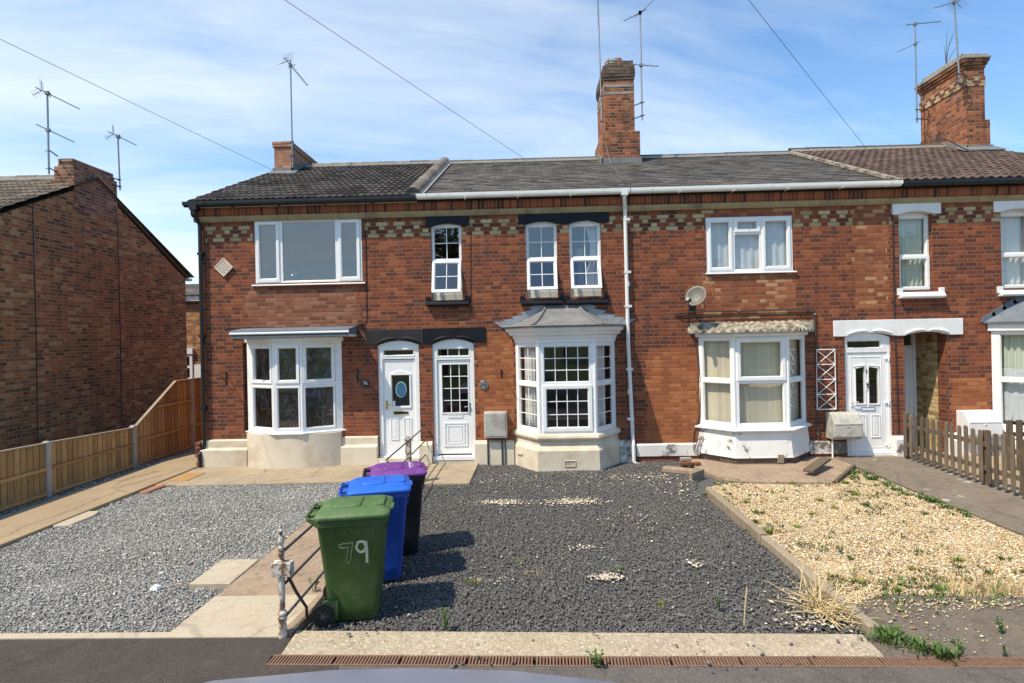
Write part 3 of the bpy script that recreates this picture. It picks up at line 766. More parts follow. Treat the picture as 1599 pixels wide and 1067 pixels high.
def door_base(root, opening, ztop, rise, m='upvc', fr=.06, label=None, arch_y=.035):
    """uPVC door frame with arched head; returns the mesh builder to go on with"""
    x0, x1, z0, _ = opening
    mb = MB(); mb.box(x0, x0 + fr, .03, .11, z0, ztop); mb.box(x1 - fr, x1, .03, .11, z0, ztop); mb.box(x0 + fr, x1 - fr, .03, .11, ztop - fr * .9, ztop)
    mb.prism([(x0, ztop), *arc_pts(x0, x1, ztop, rise)[1:-1], (x1, ztop)], arch_y, .10, 'y')
    return mb

def raised(mb, x0, x1, z0, z1, y, t=.022, h=.012, fill=True, mi=0):
    """moulded door panel: raised bead with a fielded centre"""
    for a, b, c, d in ((x0, x0 + t, z0, z1), (x1 - t, x1, z0, z1), (x0 + t, x1 - t, z1 - t, z1), (x0 + t, x1 - t, z0, z0 + t)): mb.box(a, b, y - h, y + .01, c, d, mi)
    if fill: mb.prism([(x0 + t + .02, z0 + t + .02), (x1 - t - .02, z0 + t + .02), (x1 - t - .02, z1 - t - .02), (x0 + t + .02, z1 - t - .02)], y - h * .7, y + .01, 'y', mi)

def letterbox(parent, r, y, m, inner='black_plastic'):
    x0, x1, z0, z1 = r; mb = MB(); raised(mb, x0, x1, z0, z1, y, .010, .012, False); mb.box(x0 + .01, x1 - .01, y - .006, y + .005, z0 + .01, z1 - .01, 1)
    mb.build('letterbox', [m, inner], parent, bevel=.002)

def lever(parent, x, z, y, m, sx=1, plate=True, L=.11):
    mb = MB()
    if plate: mb.box(x - .016, x + .016, y - .008, y + .004, z - .10, z + .07)
    mb.tube([(x, y, z), (x, y - .045, z), (x + sx * .02, y - .05, z), (x + sx * L, y - .05, z - .004)], .010, 8)
    mb.lathe([(.008, 0), (.008, -.014)], (x, y, z - .07), 8, axis='y')
    mb.build('handle', m, parent, bevel=.002)

def door_leaf(mb, r, y, glass_rects, m=0):
    """leaf slab pierced by its glazed openings"""
    x0, x1, z0, z1 = r; wall_holes(mb, x0, x1, z0, z1, glass_rects, y, .045, m)

def door_76():
    op = H76[1]; zt = WZ(623, 539); mb = door_base(house_end, op, zt, WZ(623, 532) - zt, fr=.085)
    tr = R(599.5, 546, 648, 556); lf = R(600, 562, 648, 712)
    mb.box(op[0] + .085, op[1] - .085, .032, .105, tr[2] - .06, tr[2] - .012); frame(mb, op[0] + .085, op[1] - .085, tr[2] - .012, zt - .07, .02, .025, .09)
    mb.box(op[0] + .085, lf[0], .05, .1, lf[2], lf[3] + .02); mb.box(lf[1], op[1] - .085, .05, .1, lf[2], lf[3] + .02)
    g = R(611, 584, 638.5, 635); door_leaf(mb, lf, .06, [g])
    mb.prism([(g[0] - .035, g[3]), (g[1] + .035, g[3]), ((g[0] + g[1]) / 2 + .02, g[3] + .065), ((g[0] + g[1]) / 2 - .02, g[3] + .065)], .042, .062, 'y')
    raised(mb, g[0] - .035, g[1] + .035, g[2] - .035, g[3] + .002, .06, .03, .02, False)
    for a in (R(608.7, 653, 622, 688), R(629.5, 653, 642.5, 688)): raised(mb, *a, .06)
    mb.box(op[0], op[1], -.02, .10, op[2] + .10, lf[2] - .001); mb.box(op[0] - .02, op[1] + .02, -.12, .24, op[2] - .15, op[2] + .099, 1)
    d = mb.build('door', ['upvc', 'cream_paint'], house_end, bevel=.004)
    p = MB(); pane(p, tr[0] - .02, tr[1] + .02, tr[2], zt - .085, .06); p.build('fanlight', 'pane', d)
    p = MB(); pane(p, *g, .08); p.build('pane', 'pane', d)
    cx, cz = W(625, 609); mb = MB()
    mb.prism([(cx + .108 * math.cos(a), cz + .155 * math.sin(a)) for a in [2 * math.pi * k / 28 for k in range(28)]], .070, .077, 'y', 1)
    mb.prism([(cx + .096 * math.cos(a), cz + .142 * math.sin(a)) for a in [2 * math.pi * k / 28 for k in range(28)]], .066, .071, 'y', 0)
    mb.build('oval_panel', ['sticker_blue', 'sticker_rim'], d)
    mb = MB(); x, z = W(613.5, 631); mb.box(x - .03, x + .03, .068, .075, z - .05, z + .05); mb.build('sticker', 'print_white', d)
    letterbox(d, R(613.6, 643, 636.6, 648), .06, 'brass'); x, z = W(603, 632); lever(d, x, z, .052, 'brass', 1)
door_76()
lintel(house_end, *R(572.7, 514.5, 661.5, 538)[:2], *R(572.7, 514.5, 661.5, 538)[2:], [(WX(589), WX(657), .085)], 'charcoal_paint', lips=True)

# date stone: a diamond of pierced terracotta
cx, cz = W(350.5, 418); mb = MB(); r = .175
mb.prism([(cx, cz - r), (cx + r, cz), (cx, cz + r), (cx - r, cz)], -.03, .05, 'y')
for i in range(-2, 3):
    for j in range(-2, 3):
        x, z = cx + (i - j) * .03, cz + (i + j) * .03
        mb.lathe([(.013, -.03), (.011, -.045), (.004, -.048)], (x, 0, z), 7, axis='y')
for a, b in (((cx, cz - r), (cx + r, cz)), ((cx + r, cz), (cx, cz + r)), ((cx, cz + r), (cx - r, cz)), ((cx - r, cz), (cx, cz - r))):
    mb.tube([(a[0], -.032, a[1]), (b[0], -.032, b[1])], .011, 6)
mb.build('diamond_tile', 'terracotta_white', house_end)

# ---------------- house with the lead bay
H79 = [R(673.5, 346, 721, 469), R(821.5, 345, 870.5, 465), R(889.5, 344, 939, 463), R(676.4, 529, 741.5, 724), R(809, 538, 958, 674)]
shell(house_mid, B1, B2, H79); cornice(house_mid, B1, B2)
tile_roof(house_mid, 'roof', 'slate', B1 + .08, B2 + .001, EY, EZ, RY, RZ - .02, 'slate')
ridge(house_mid, (B1 + .1, RY, RZ - .01), (B2, RY, RZ - .01), .10, 'slate_ridge', .55)
mb = MB(); q = Vector((B1 + .12, EY + .02, EZ + .02)); e = Vector((B1 + .12, RY, RZ)); nn = Vector((0, -_d.z, _d.y))
mb.hexa([q + Vector((-.06, 0, 0)), q + Vector((.02, 0, 0)), e + Vector((.02, 0, 0)), e + Vector((-.06, 0, 0))] + [v + nn * .035 for v in (q + Vector((-.06, 0, 0)), q + Vector((.02, 0, 0)), e + Vector((.02, 0, 0)), e + Vector((-.06, 0, 0)))])
mb.build('verge_mortar', 'concrete_cap', house_mid)
gutter(house_mid, B1 + .02, B2 - .03, EY - .03, EZ + .03, 'white_plastic', 1.)
xp = WX(981, 500)
mb = MB(); mb.tube([(xp - .06, EY - .03, EZ - .02), (xp - .06, EY - .03, EZ - .14), (xp - .03, -.07, EZ - .34), (xp - .02, -.06, 2.2), (xp + .03, -.06, .38), (xp + .03, -.11, .28), (xp + .03, -.13, -.02), (xp + .06, -.15, -.07), (xp + .22, -.16, -.09)], .036, 10)
mb.box(xp - .12, xp, EY - .09, EY + .03, EZ - .1, EZ - .01)
for z in (4.55, 3.55, 2.9, 1.7, .75): mb.box(xp - .065, xp + .055, -.102, 0, z, z + .045)
for z in (3.3, 1.25): mb.lathe([(.042, 0), (.042, .09)], (xp - .01, -.06, z), 10)
mb.build('downpipe', 'white_plastic', house_mid)

def sash_window(root, r, sash_open=.17, grid=(2, 2), upper='pane_upper', split=.5, frame_m='upvc', y0=.055, rise=.055, opens=True, board=True):
    """narrow arched window: fixed light over a top hung light"""
    x0, x1, z0, z1 = r; zt = z1 - rise
    mb = MB(); y1 = y0 + .07; t = .045; zb = z0 + (.10 if board else .0); zm = zb + (zt - zb) * split
    frame(mb, x0, x1, zb, zt, t, y0, y1); mb.prism([(x0, zt), *arc_pts(x0, x1, zt, rise)[1:-1], (x1, zt)], y0 + .005, y1, 'y')
    mb.box(x0 + t, x1 - t, y0 + .002, y1, zm - .025, zm + .025)
    if grid: bars(mb, x0 + t, x1 - t, zm + .025, zt - t, *grid, y0 + .034)
    if board: mb.box(x0, x1, y0 - .0, y1 + .1, z0, zb - .001, 1)
    w_ = mb.build('window', [frame_m, 'cream_board'], root, bevel=.004)
    p = MB(); pane(p, x0 + t, x1 - t, zm + .025, zt - t, y0 + .04); p.build('pane', upper, w_)
    s = MB(); a = math.asin(min(.9, sash_open / (zm - zb))) if opens else 0
    s.tf = Matrix.Translation((0, y0 - .012, zm - .012)) @ Matrix.Rotation(-a, 4, 'X')
    h = zm - zb - .03; frame(s, x0 + .012, x1 - .012, -h, 0, .055, -.02, .03); bars(s, x0 + .067, x1 - .067, -h + .055, -.055, *(grid or (1, 1)), .002)
    pane(s, x0 + .067, x1 - .067, -h + .055, -.055, .008, 1)
    s.build('sash', [frame_m, upper], w_, bevel=.004)
    return zm
for r in H79[:3]: sash_window(house_mid, r)
for (a, arches) in (((664.5, 335.5, 732.5, 353.5), [(672, 722)]), ((809, 332, 951, 349.5), [(820, 872), (888, 940)])):
    x0, x1, z0, z1 = R(*a); lintel(house_mid, x0, x1, z0, z1, [(WX(p, 350), WX(q, 350), .06) for p, q in arches], 'black_paint')
for a in ((665, 463, 734, 479), (812, 462, 880.5, 477.5), (882.5, 461, 951, 476.5)): sill(house_mid, *R(*a), 'black_paint')
lintel(house_mid, *R(662, 512, 758, 536)[:2], *R(662, 512, 758, 536)[2:], [(WX(674), WX(744), .085)], 'black_paint', lips=True)

def door_79():
    op = H79[3]; zt = WZ(709, 537.5); mb = door_base(house_mid, op, zt, WZ(709, 529.5) - zt, fr=.075)
    tr = R(683.6, 540.5, 735, 558); lf = R(684, 563, 735.8, 709.5); x0, x1 = op[0] + .075, op[1] - .075
    mb.box(x0, x1, .032, .105, lf[3] + .012, tr[2]); frame(mb, x0, x1, tr[2], zt - .066, .018, .026, .09); bars(mb, x0, x1, tr[2], zt - .066, 3, 1, .055)
    mb.box(x0, lf[0], .045, .1, lf[2], lf[3] + .012); mb.box(lf[1], x1, .045, .1, lf[2], lf[3] + .012)
    g = R(690, 569.5, 730.3, 645); door_leaf(mb, lf, .058, [g]); raised(mb, g[0] - .02, g[1] + .02, g[2] - .02, g[3] + .02, .058, .02, .012, False); bars(mb, *g, 3, 4, .074)
    a = R(693, 660.5, 730, 698); raised(mb, *a, .058, .03, .014, False); raised(mb, a[0] + .055, a[1] - .055, a[2] + .05, a[3] - .05, .058, .03, .012)
    mb.box(op[0] - .01, op[1] - .0, -.07, .1, WZ(709, 717.5), WZ(709, 712)); mb.box(op[0] - .02, op[1] + .02, -.06, .24, -.25, WZ(709, 718), 1)
    d = mb.build('door', ['upvc', 'cream_paint'], house_mid, bevel=.004)
    p = MB(); pane(p, x0, x1, tr[2], zt - .066, .062); p.build('fanlight', 'pane', d); p = MB(); pane(p, *g, .08); p.build('pane', 'pane', d)
    letterbox(d, R(699.3, 647.3, 722, 653), .058, 'upvc', 'white_plastic'); x, z = W(733.6, 635); lever(d, x, z, .05, 'chrome', -1)
door_79()

p_ = lambda px, Y: W(px, 600, Y)[0]
b79 = Bay([(p_(806, 0), 0), (p_(842, -.6), -.60), (p_(929, -.6), -.60), (p_(961, 0), 0)])
def window_bay(root, bay, zb, zt, cfg, sash_front_low=True, m='upvc', posts=.07, grids=True):
    """cfg per facet: list of (z fraction low, high, nx, nz, opening)"""
    fr = MB(); panes = []
    for i in range(len(bay.p) - 1):
        M, L = bay.facet(i); fr.tf = M; a = posts
        fr.box(0, L, 0, .07, zt - .05, zt); fr.box(0, L, 0, .07, zb, zb + .05); fr.box(0, a, .001, .07, zb + .05, zt - .05); fr.box(L - a, L, .001, .07, zb + .05, zt - .05)
        H = zt - zb - .1; prev = None
        for (f0, f1, nx, nz, op) in cfg[i]:
            c, d = zb + .05 + H * f0, zb + .05 + H * f1
            if f0 > 0: fr.box(a, L - a, .0, .07, c - .022, c + .022); c += .022
            if f1 < 1: d -= .022
            if op: frame(fr, a - .012, L - a + .012, c - .01, d + .01, .062, -.022, .04); t = .05
            else: frame(fr, a, L - a, c, d, .02, .0, .06); t = .02
            if nx * nz > 1: bars(fr, a + t, L - a - t, c + t, d - t, nx, nz, .022)
            panes.append((M, a + t - .005, L - a - t + .005, c + t - .005, d - t + .005))
    fr.tf = None
    for p in bay.p[1:-1]: fr.lathe([(.04, zb), (.04, zt)], (p.x, p.y + .028, 0), 8)
    return fr, panes
def bay_79():
    zt, zb = W(885, 535, -.6)[1], W(885, 677, -.6)[1]
    fr, panes = window_bay(house_mid, b79, zb, zt, [[(0, .54, 2, 3, False), (.54, 1, 2, 3, False)], [(0, .54, 4, 3, True), (.54, 1, 4, 3, False)], [(0, .54, 2, 3, False), (.54, 1, 2, 3, False)]])
    b79.ring(fr, [(-.04, zt), (.02, zt), (.02, zt + .06), (.035, zt + .07), (.05, zt + .12), (.115, zt + .15), (.125, zt + .19), (.175, zt + .215), (.20, zt + .28), (-.05, zt + .28)], 0)
    w_ = fr.build('bay_window', 'upvc', house_mid, bevel=.003)
    for M, a, b, c, d in panes: p = MB(); p.tf = M; pane(p, a, b, c, d, .03); p.build('pane', 'pane', w_)
    st = MB(); b79.ring(st, [(-.05, zb - .0), (.03, zb - .0), (.075, zb - .03), (.09, zb - .07), (.08, zb - .105), (.04, zb - .125), (.03, zb - .14), (-.05, zb - .14)])
    b79.ring(st, [(-.05, zb - .141), (.03, zb - .141), (.035, zb - .22), (.10, zb - .30), (.11, -.26), (-.05, -.26)])
    M, L = b79.facet(1); st.tf = M; x = L * .52; raised(st, x - .10, x + .10, .03, .14, -.105, .012, .014, False)
    for k in range(7): st.box(x - .07 + k * .022, x - .06 + k * .022, -.112, -.10, .045, .125)
    for i, (fx, z) in ((0, (.3, .16)), (2, (.5, .13))):
        M, L = b79.facet(i); st.tf = M; x = L * fx; st.box(x - .08, x + .08, -.113, -.10, z, z + .05)
    st.tf = None; st.build('bay_base', 'cream_paint', w_, bevel=.006, seg=2)
    # lead roof
    ze = zt + .281; o = b79.off(.245); zw = WZ(878, 479); xa, xb = WX(853, 479), WX(903, 479)
    rf = MB(); b79.ring(rf, [(.0, ze), (.245, ze), (.25, ze + .035), (.0, ze + .036)])
    E = [Vector((x, y, ze + .03)) for x, y in o]; E[0].y = E[3].y = 0; T = [Vector((xa, 0, zw)), Vector((xb, 0, zw))]
    def flare(p, q, s): r = p.lerp(q, s); r.z -= .07 * math.sin(math.pi * s) * (1 - .3 * s); return r
    n = 8
    def sheet(p0, q0, p1, q1, cols):
        rings = []
        for s in range(n + 1):
            a, b = flare(p0, q0, s / n), flare(p1, q1, s / n); rings.append([a.lerp(b, c / cols) for c in range(cols + 1)])
        rf.loft(rings, 0, False, False)
    sheet(E[0], T[0], E[1], T[0], 4); sheet(E[1], T[0], E[2], T[1], 5); sheet(E[2], T[1], E[3], T[1], 4)
    for e, tt in ((E[1], T[0]), (E[2], T[1])): rf.tube([flare(e, tt, s / n) + Vector((0, 0, .012)) for s in range(n + 1)], .024, 8)
    rf.tube([T[0], T[1]], .03, 8); rf.tube([E[0] + Vector((0, -.01, 0)), E[1], E[2], E[3] + Vector((0, -.01, 0))], .016, 6)
    r_ = rf.build('bay_roof', 'lead', w_); smooth_angle(r_, 35)
    for a, b, sg in ((E[0], T[0], -1), (E[3], T[1], 1)):
        k = 5; fl = MB()
        for i in range(k):
            p, q = flare(a, b, i / k), flare(a, b, (i + 1) / k); p, q = (p.x, p.z), (q.x, q.z)
            fl.prism([(p[0] + sg * .03, p[1] + .0), (p[0] + sg * .16, p[1] + .105), (q[0] + sg * .0, q[1] + .08), (q[0], q[1] - .02)], -.014 - .003 * (i % 2), .01, 'y')
        fl.build('flashing', 'lead_new', w_)
bay_79()
plinth(house_mid, WX(742, 700), p_(806, 0) - .06, .40, .38, 'cream_paint', .08, .11, -.3); plinth(house_mid, p_(961, 0) + .06, B2 - .03, .36, .3, 'stained_paint', .06, .09, -.3)
plinth(house_mid, B1 + .125, WX(676, 700), .40, .38, 'cream_paint', .09, .13, -.3)

# ---------------- house 80
H80 = [R(1102.5, 338, 1238, 426), R(1320.5, 519, 1393, 714), R(1095, 528, 1255, 666)]
shell(house_eighty, B2, B3, H80); cornice(house_eighty, B2, B3)
tile_roof(house_eighty, 'roof', 'slate', B2 + .001, B3 + .04, EY, EZ, RY, RZ - .02, 'slate')
ridge(house_eighty, (B2, RY, RZ - .01), (B3 + .02, RY, RZ - .01), .10, 'slate_ridge', .55)
gutter(house_eighty, B2 - .02, B3 + .03, EY - .03, EZ + .03, 'white_plastic', 1.)
def win_80():
    x0, x1, z0, z1 = R(1102.5, 338, 1238, 425); y0, y1 = .012, .08
    mb = MB(); frame(mb, x0, x1, z0, z1, .05, y0, y1); m1, m2 = WX(1145.5, 380), WX(1189, 380); zt = WZ(1168, 364)
    for m in (m1, m2): mb.box(m - .028, m + .028, y0 + .001, y1, z0 + .05, z1 - .05)
    mb.box(m1 + .028, m2 - .028, y0 + .002, y1, zt - .028, zt + .028)
    for a in ((x0 + .045, m1 - .024, z0 + .045, z1 - .045), (m2 + .024, x1 - .045, z0 + .045, z1 - .045), (m1 + .024, m2 - .024, zt + .02, z1 - .045)): frame(mb, *a, .05, y0 - .02, y0 + .03)
    mb.prism([(.06, z0), (.0, z0), (-.05, z0 - .012), (-.05, z0 - .03), (.06, z0 - .03)], x0 - .02, x1 + .05, 'x')
    w_ = mb.build('window', 'upvc', house_eighty, bevel=.004)
    for a in ((x0 + .09, m1 - .07, z0 + .09, z1 - .09), (m2 + .07, x1 - .09, z0 + .09, z1 - .09), (m1 + .07, m2 - .07, zt + .06, z1 - .09), (m1 + .028, m2 - .028, z0 + .05, zt - .028)):
        p = MB(); pane(p, *a, .035); p.build('pane', 'pane', w_)
win_80()

def door_80():
    op = H80[1]; zt = WZ(1356, 527); mb = door_base(house_eighty, op, zt, WZ(1356, 519.5) - zt, fr=.05)
    x0, x1 = op[0] + .05, op[1] - .05; tr = R(1324, 530, 1382, 545); lf = R(1327.5, 551, 1387, 706)
    mb.box(x0, x1, .032, .105, lf[3] + .004, tr[2]); mb.box(x1 - .10, x1, .032, .1, tr[2], zt - .045); frame(mb, x0, x1 - .10, tr[2], zt - .045, .016, .03, .09)
    mb.box(x0, lf[0], .045, .1, lf[2], lf[3]); mb.box(lf[1], x1, .045, .1, lf[2], lf[3])
    g1, g2 = R(1338.5, 573, 1352.5, 631), R(1359, 573, 1374, 631); door_leaf(mb, lf, .05, [g1, g2])
    raised(mb, *R(1331, 557, 1379.5, 700), .05, .012, .008, False)
    for g, s in ((g1, 1), (g2, -1)):
        raised(mb, g[0] - .02, g[1] + .02, g[2] - .02, g[3] + .01, .05, .02, .016, False)
        o_, i_ = (g[0] - .02, g[1] + .02) if s > 0 else (g[1] + .02, g[0] - .02)
        mb.prism([(o_, g[3] - .04), (i_, g[3] + .0), (i_, g[3] + .055), (o_, g[3] + .012)], .034, .052, 'y')
    for a in (R(1341, 648, 1356, 684), R(1362.5, 648, 1377.5, 684)): raised(mb, *a, .05)
    for y in (560, 629, 695):
        x, z = W(1389, y); mb.tube([(x, .02, z - .05), (x, .02, z + .05)], .014, 8); mb.box(x - .07, x - .01, .018, .04, z - .014, z + .014)
    mb.box(op[0] - .01, op[1] + .0, -.05, .1, op[2] + .035, lf[2] - .001); mb.box(op[0] + .02, op[1] + .02, -.10, .24, -.2, op[2] + .034, 1)
    d = mb.build('door', ['upvc', 'brick_yellow'], house_eighty, bevel=.004)
    p = MB(); pane(p, x0, x1 - .1, tr[2], zt - .045, .06); p.build('fanlight', 'pane', d)
    for g in (g1, g2): p = MB(); pane(p, *g, .07); p.build('pane', 'pane', d)
    letterbox(d, R(1346.6, 636, 1369, 642), .05, 'chrome', 'upvc'); x, z = W(1331.5, 628); lever(d, x, z, .042, 'white_plastic', 1)
    mb = MB(); x, z = W(1356, 600); mb.box(x - .022, x + .022, .034, .05, z - .11, z + .06, 1); mb.lathe([(.018, .042), (.02, .02), (.01, .008)], (x, 0, z + .0), 12, axis='y'); mb.tube([(x, .03, z), (x, .02, z - .05), (x, .03, z - .075)], .008, 6); mb.build('knocker', ['black_plastic', 'upvc'], d)
    x, z = W(1353, 578.5); n = text('door_number', '8', .10, 'black_plastic', d, (x, .043, z)); n2 = text('door_number', '0', .10, 'black_plastic', d, (x + .045, .043, z - .035))
door_80()
x0, x1, z0, z1 = R(1301, 500, 1399, 525); lintel(house_eighty, x0, B3 + .01, z0, z1, [(WX(1320), WX(1393), .065)], 'white_paint', lips=True)

q_ = lambda px, Y: W(px, 600, Y)[0]
b80 = Bay([(q_(1092, 0), 0), (q_(1147, -.5), -.50), (q_(1231, -.5), -.50), (q_(1258, 0), 0)])
def bay_80():
    zt, zb = W(1190, 525, -.5)[1], W(1190, 668, -.5)[1]
    fr, panes = window_bay(house_eighty, b80, zb, zt, [[(0, .51, 1, 1, False), (.51, 1, 1, 1, False)], [(0, .51, 1, 1, False), (.51, 1, 1, 1, True)], [(0, .51, 1, 1, False), (.51, 1, 1, 1, False)]], posts=.06)
    b80.ring(fr, [(-.04, zt), (.06, zt), (.07, zt + .055), (.02, zt + .06), (-.04, zt + .06)])
    b80.ring(fr, [(-.05, zb - .075), (.03, zb - .075), (.10, zb - .06), (.11, zb - .035), (.04, zb - .002), (-.05, zb - .002)])
    w_ = fr.build('bay_window', 'upvc', house_eighty, bevel=.003)
    for M, a, b, c, d in panes: p = MB(); p.tf = M; pane(p, a, b, c, d, .03); p.build('pane', 'pane', w_)
    st = MB(); b80.ring(st, [(-.05, zb - .076), (.03, zb - .076), (.03, zb - .14), (.075, .14), (.085, .10), (.03, .09), (-.05, .09)]); st.build('bay_base', 'peeling_paint', w_, bevel=.006)
    st = MB(); b80.ring(st, [(-.05, .089), (.05, .089), (.055, -.25), (-.05, -.25)]); st.build('bay_footing', 'brick_sooty', w_)
    M, L = b80.facet(1); st = MB(); st.tf = M; st.box(L * .74, L * .74 + .10, -.096, -.05, .01, .16); st.build('damp_board', 'edge_wood', w_)
    # pantile canopy
    ze = zt + .061; zw = WZ(1170, 503); o = b80.off(.20); rf = MB(); n = 10
    E = [Vector((x, y if 0 < i < 3 else 0, ze + .02)) for i, (x, y) in enumerate(o)]; T = [Vector((E[0].x + .03, 0, zw)), Vector((b80.p[1].x, 0, zw)), Vector((b80.p[2].x, 0, zw)), Vector((E[3].x - .03, 0, zw))]
    for i in range(3):
        cols = [5, 9, 5][i] * 8; rings = []
        for s in (0, .001, .5, 1):
            ring = []
            for c in range(cols + 1):
                u = c / cols; p = E[i].lerp(E[i + 1], u).lerp(T[i].lerp(T[i + 1], u), max(0, s)); h = .05 * (.5 + .5 * math.cos(2 * math.pi * u * cols / 8)) * (1 - .65 * max(0, s))
                p.z += h * (1 if s > 0 else .25) - (.0 if s > 0 else .012); ring.append(p)
            rings.append(ring)
        rf.loft(rings, 0, False, False)
    rf.build('bay_roof', 'mossy_tile', w_)
    rf = MB()
    b80.ring(rf, [(.0, ze + .001), (.18, ze + .001), (.18, ze + .02), (0, ze + .021)]); rf.build('canopy_board', 'white_paint', w_)
bay_80()
def low_wall_80():
    for a, b in ((B2 + .03, b80.p[0].x - .03), (b80.p[3].x + .03, WX(1320, 690))):
        mb = MB(); mb.prism([(.03, .05), (-.07, .05), (-.07, .27), (-.05, .29), (.03, .29)], a, b, 'x'); mb.build('plinth', 'stained_paint', house_eighty, bevel=.008)
        mb = MB(); mb.box(a, b, -.045, .03, -.25, .049); mb.build('brick_footing', 'brick_wall', house_eighty)
low_wall_80()
plinth(house_eighty, WX(1393.5, 690), WX(1413, 690), .36, .34, 'peeling_paint', .09, .12)

# ---------------- house with porch
H81 = [R(1404, 330, 1456.5, 454), R(1563.5, 326, 1616, 451), R(1413, 521, 1480, 722), (WX(1549, 600) + .05, WX(1549, 600) + 1.95, .62, 2.42)]
H81[2] = (H81[2][0], H81[2][1], -.1, H81[2][3])
def shell_81():
    root = house_porch; x0, x1 = B3, XR
    mb = MB(); wall_holes(mb, x0, x1, -.35, 5.06, H81); mb.box(x0, x0 + .1, 1.3, 8.4, -.35, 5.06); mb.box(x1 - .2, x1, .25, 8.4, -.35, 5.06); mb.box(x0 + .1, x1 - .2, 8.2, 8.4, -.35, 5.06)
    mb.build('wall', 'brick_wall', root)
    p = H81[2]; yb = .86
    mb = MB(); mb.box(p[1], p[1] + .11, .251, yb + .2, -.2, 2.6); mb.build('porch_side', 'brick_yellow', root)
    mb = MB(); mb.box(p[0] - .12, p[0], .251, yb + .2, -.2, 2.6); mb.box(p[0] - .12, p[1] + .11, .251, yb + .2, 2.601, 2.655); mb.build('porch_lining', 'brick_wall', root)
    mb = MB(); mb.box(p[0] - .1, p[1] + .1, .0, yb, -.2, -.0); mb.build('porch_floor', 'slab_concrete', root)
    # white porch door, deep in the recess
    d = MB(); frame(d, p[0] + .005, p[1] - .005, .002, p[3] + .15, .06, yb - .02, yb + .06); d.box(p[0] + .065, p[1] - .065, yb, yb + .04, .062, 1.98); d.box(p[0] + .065, p[1] - .065, yb - .01, yb + .05, 1.98, 2.04)
    for k in range(8): d.box(p[0] + .09 + k * .08, p[0] + .15 + k * .08, yb - .008, yb, .12, 1.93)
    dd = d.build('door', 'upvc', root, bevel=.003)
    m = MB(); pane(m, p[0] + .065, p[1] - .065, 2.04, p[3] + .09, yb + .02); m.build('fanlight', 'pane', dd); lever(dd, p[0] + .12, 1.02, yb - .008, 'chrome', 1)
    it = MB(); a, b = x0 + .1, x1 - .2
    it.box(a, b, 1.3, 4, -.2, -.02, 1); it.box(a, b, .252, 4, 2.66, 2.86); it.box(a, b, .252, 4, 4.96, 5.02); it.box(a, b, 4, 4.1, -.2, 5.02); it.box(p[1] + .111, b, .26, 1.3, -.2, -.02, 1)
    it.build('interior', ['plaster', 'room_floor'], root)
shell_81(); cornice(house_porch, B3, XR)
tile_roof(house_porch, 'roof', 'tile_brown', B3 + .05, XR, EY, EZ + .04, RY, RZ + .03, 'pan')
ridge(house_porch, (B3 + .05, RY, RZ + .05), (XR, RY, RZ + .05), .11, 'tile_brown')
mb = MB(); q = Vector((B3 + .05, EY + .0, EZ + .02)); e = Vector((B3 + .05, RY, RZ + .01))
mb.hexa([q - Vector((.05, 0, 0)), q + Vector((.05, 0, 0)), e + Vector((.05, 0, 0)), e - Vector((.05, 0, 0))] + [v + nn * .06 for v in (q - Vector((.05, 0, 0)), q + Vector((.05, 0, 0)), e + Vector((.05, 0, 0)), e - Vector((.05, 0, 0)))]); mb.build('verge_mortar', 'mossy_tile', house_porch)
gutter(house_porch, B3 + .06, XR, EY - .03, EZ + .02, 'black_plastic', 1.)
mb = MB(); mb.tube([(B3 - .0, -.10, 4.98), (B3 - .01, -.02, 4.8), (B3 - .01, -.016, 2.6), (B3 + .03, -.012, .4)], .010, 6); mb.build('soil_cable', 'cable', house_porch)
for r, cur in ((H81[0], 1), (H81[1], 0)):
    sash_window(house_porch, r, 0, None, 'pane', .47, 'upvc', .10, .065, False, False)
for a, arches in (((1391.8, 314, 1468, 335), [(1402, 1458)]), ((1550.5, 311, 1630, 331), [(1561, 1618)])):
    x0, x1, z0, z1 = R(*a); lintel(house_porch, x0, x1, z0, z1, [(WX(p, 335), WX(q, 335), .06) for p, q in arches], 'white_paint')
for a in ((1400.5, 450, 1473, 466.5), (1556.5, 447, 1630, 463)): sill(house_porch, *R(*a), 'white_paint', .10)
x0, x1, z0, z1 = R(1400.5, 498, 1502.5, 523.5); lintel(house_porch, B3 + .015, x1, z0, z1, [(WX(1411), WX(1482), .07)], 'white_paint', lips=True)
xa = WX(1549, 600)
b81 = Bay([(xa, 0), (xa + .46, -.55), (xa + 1.55, -.55), (xa + 2.0, 0)])
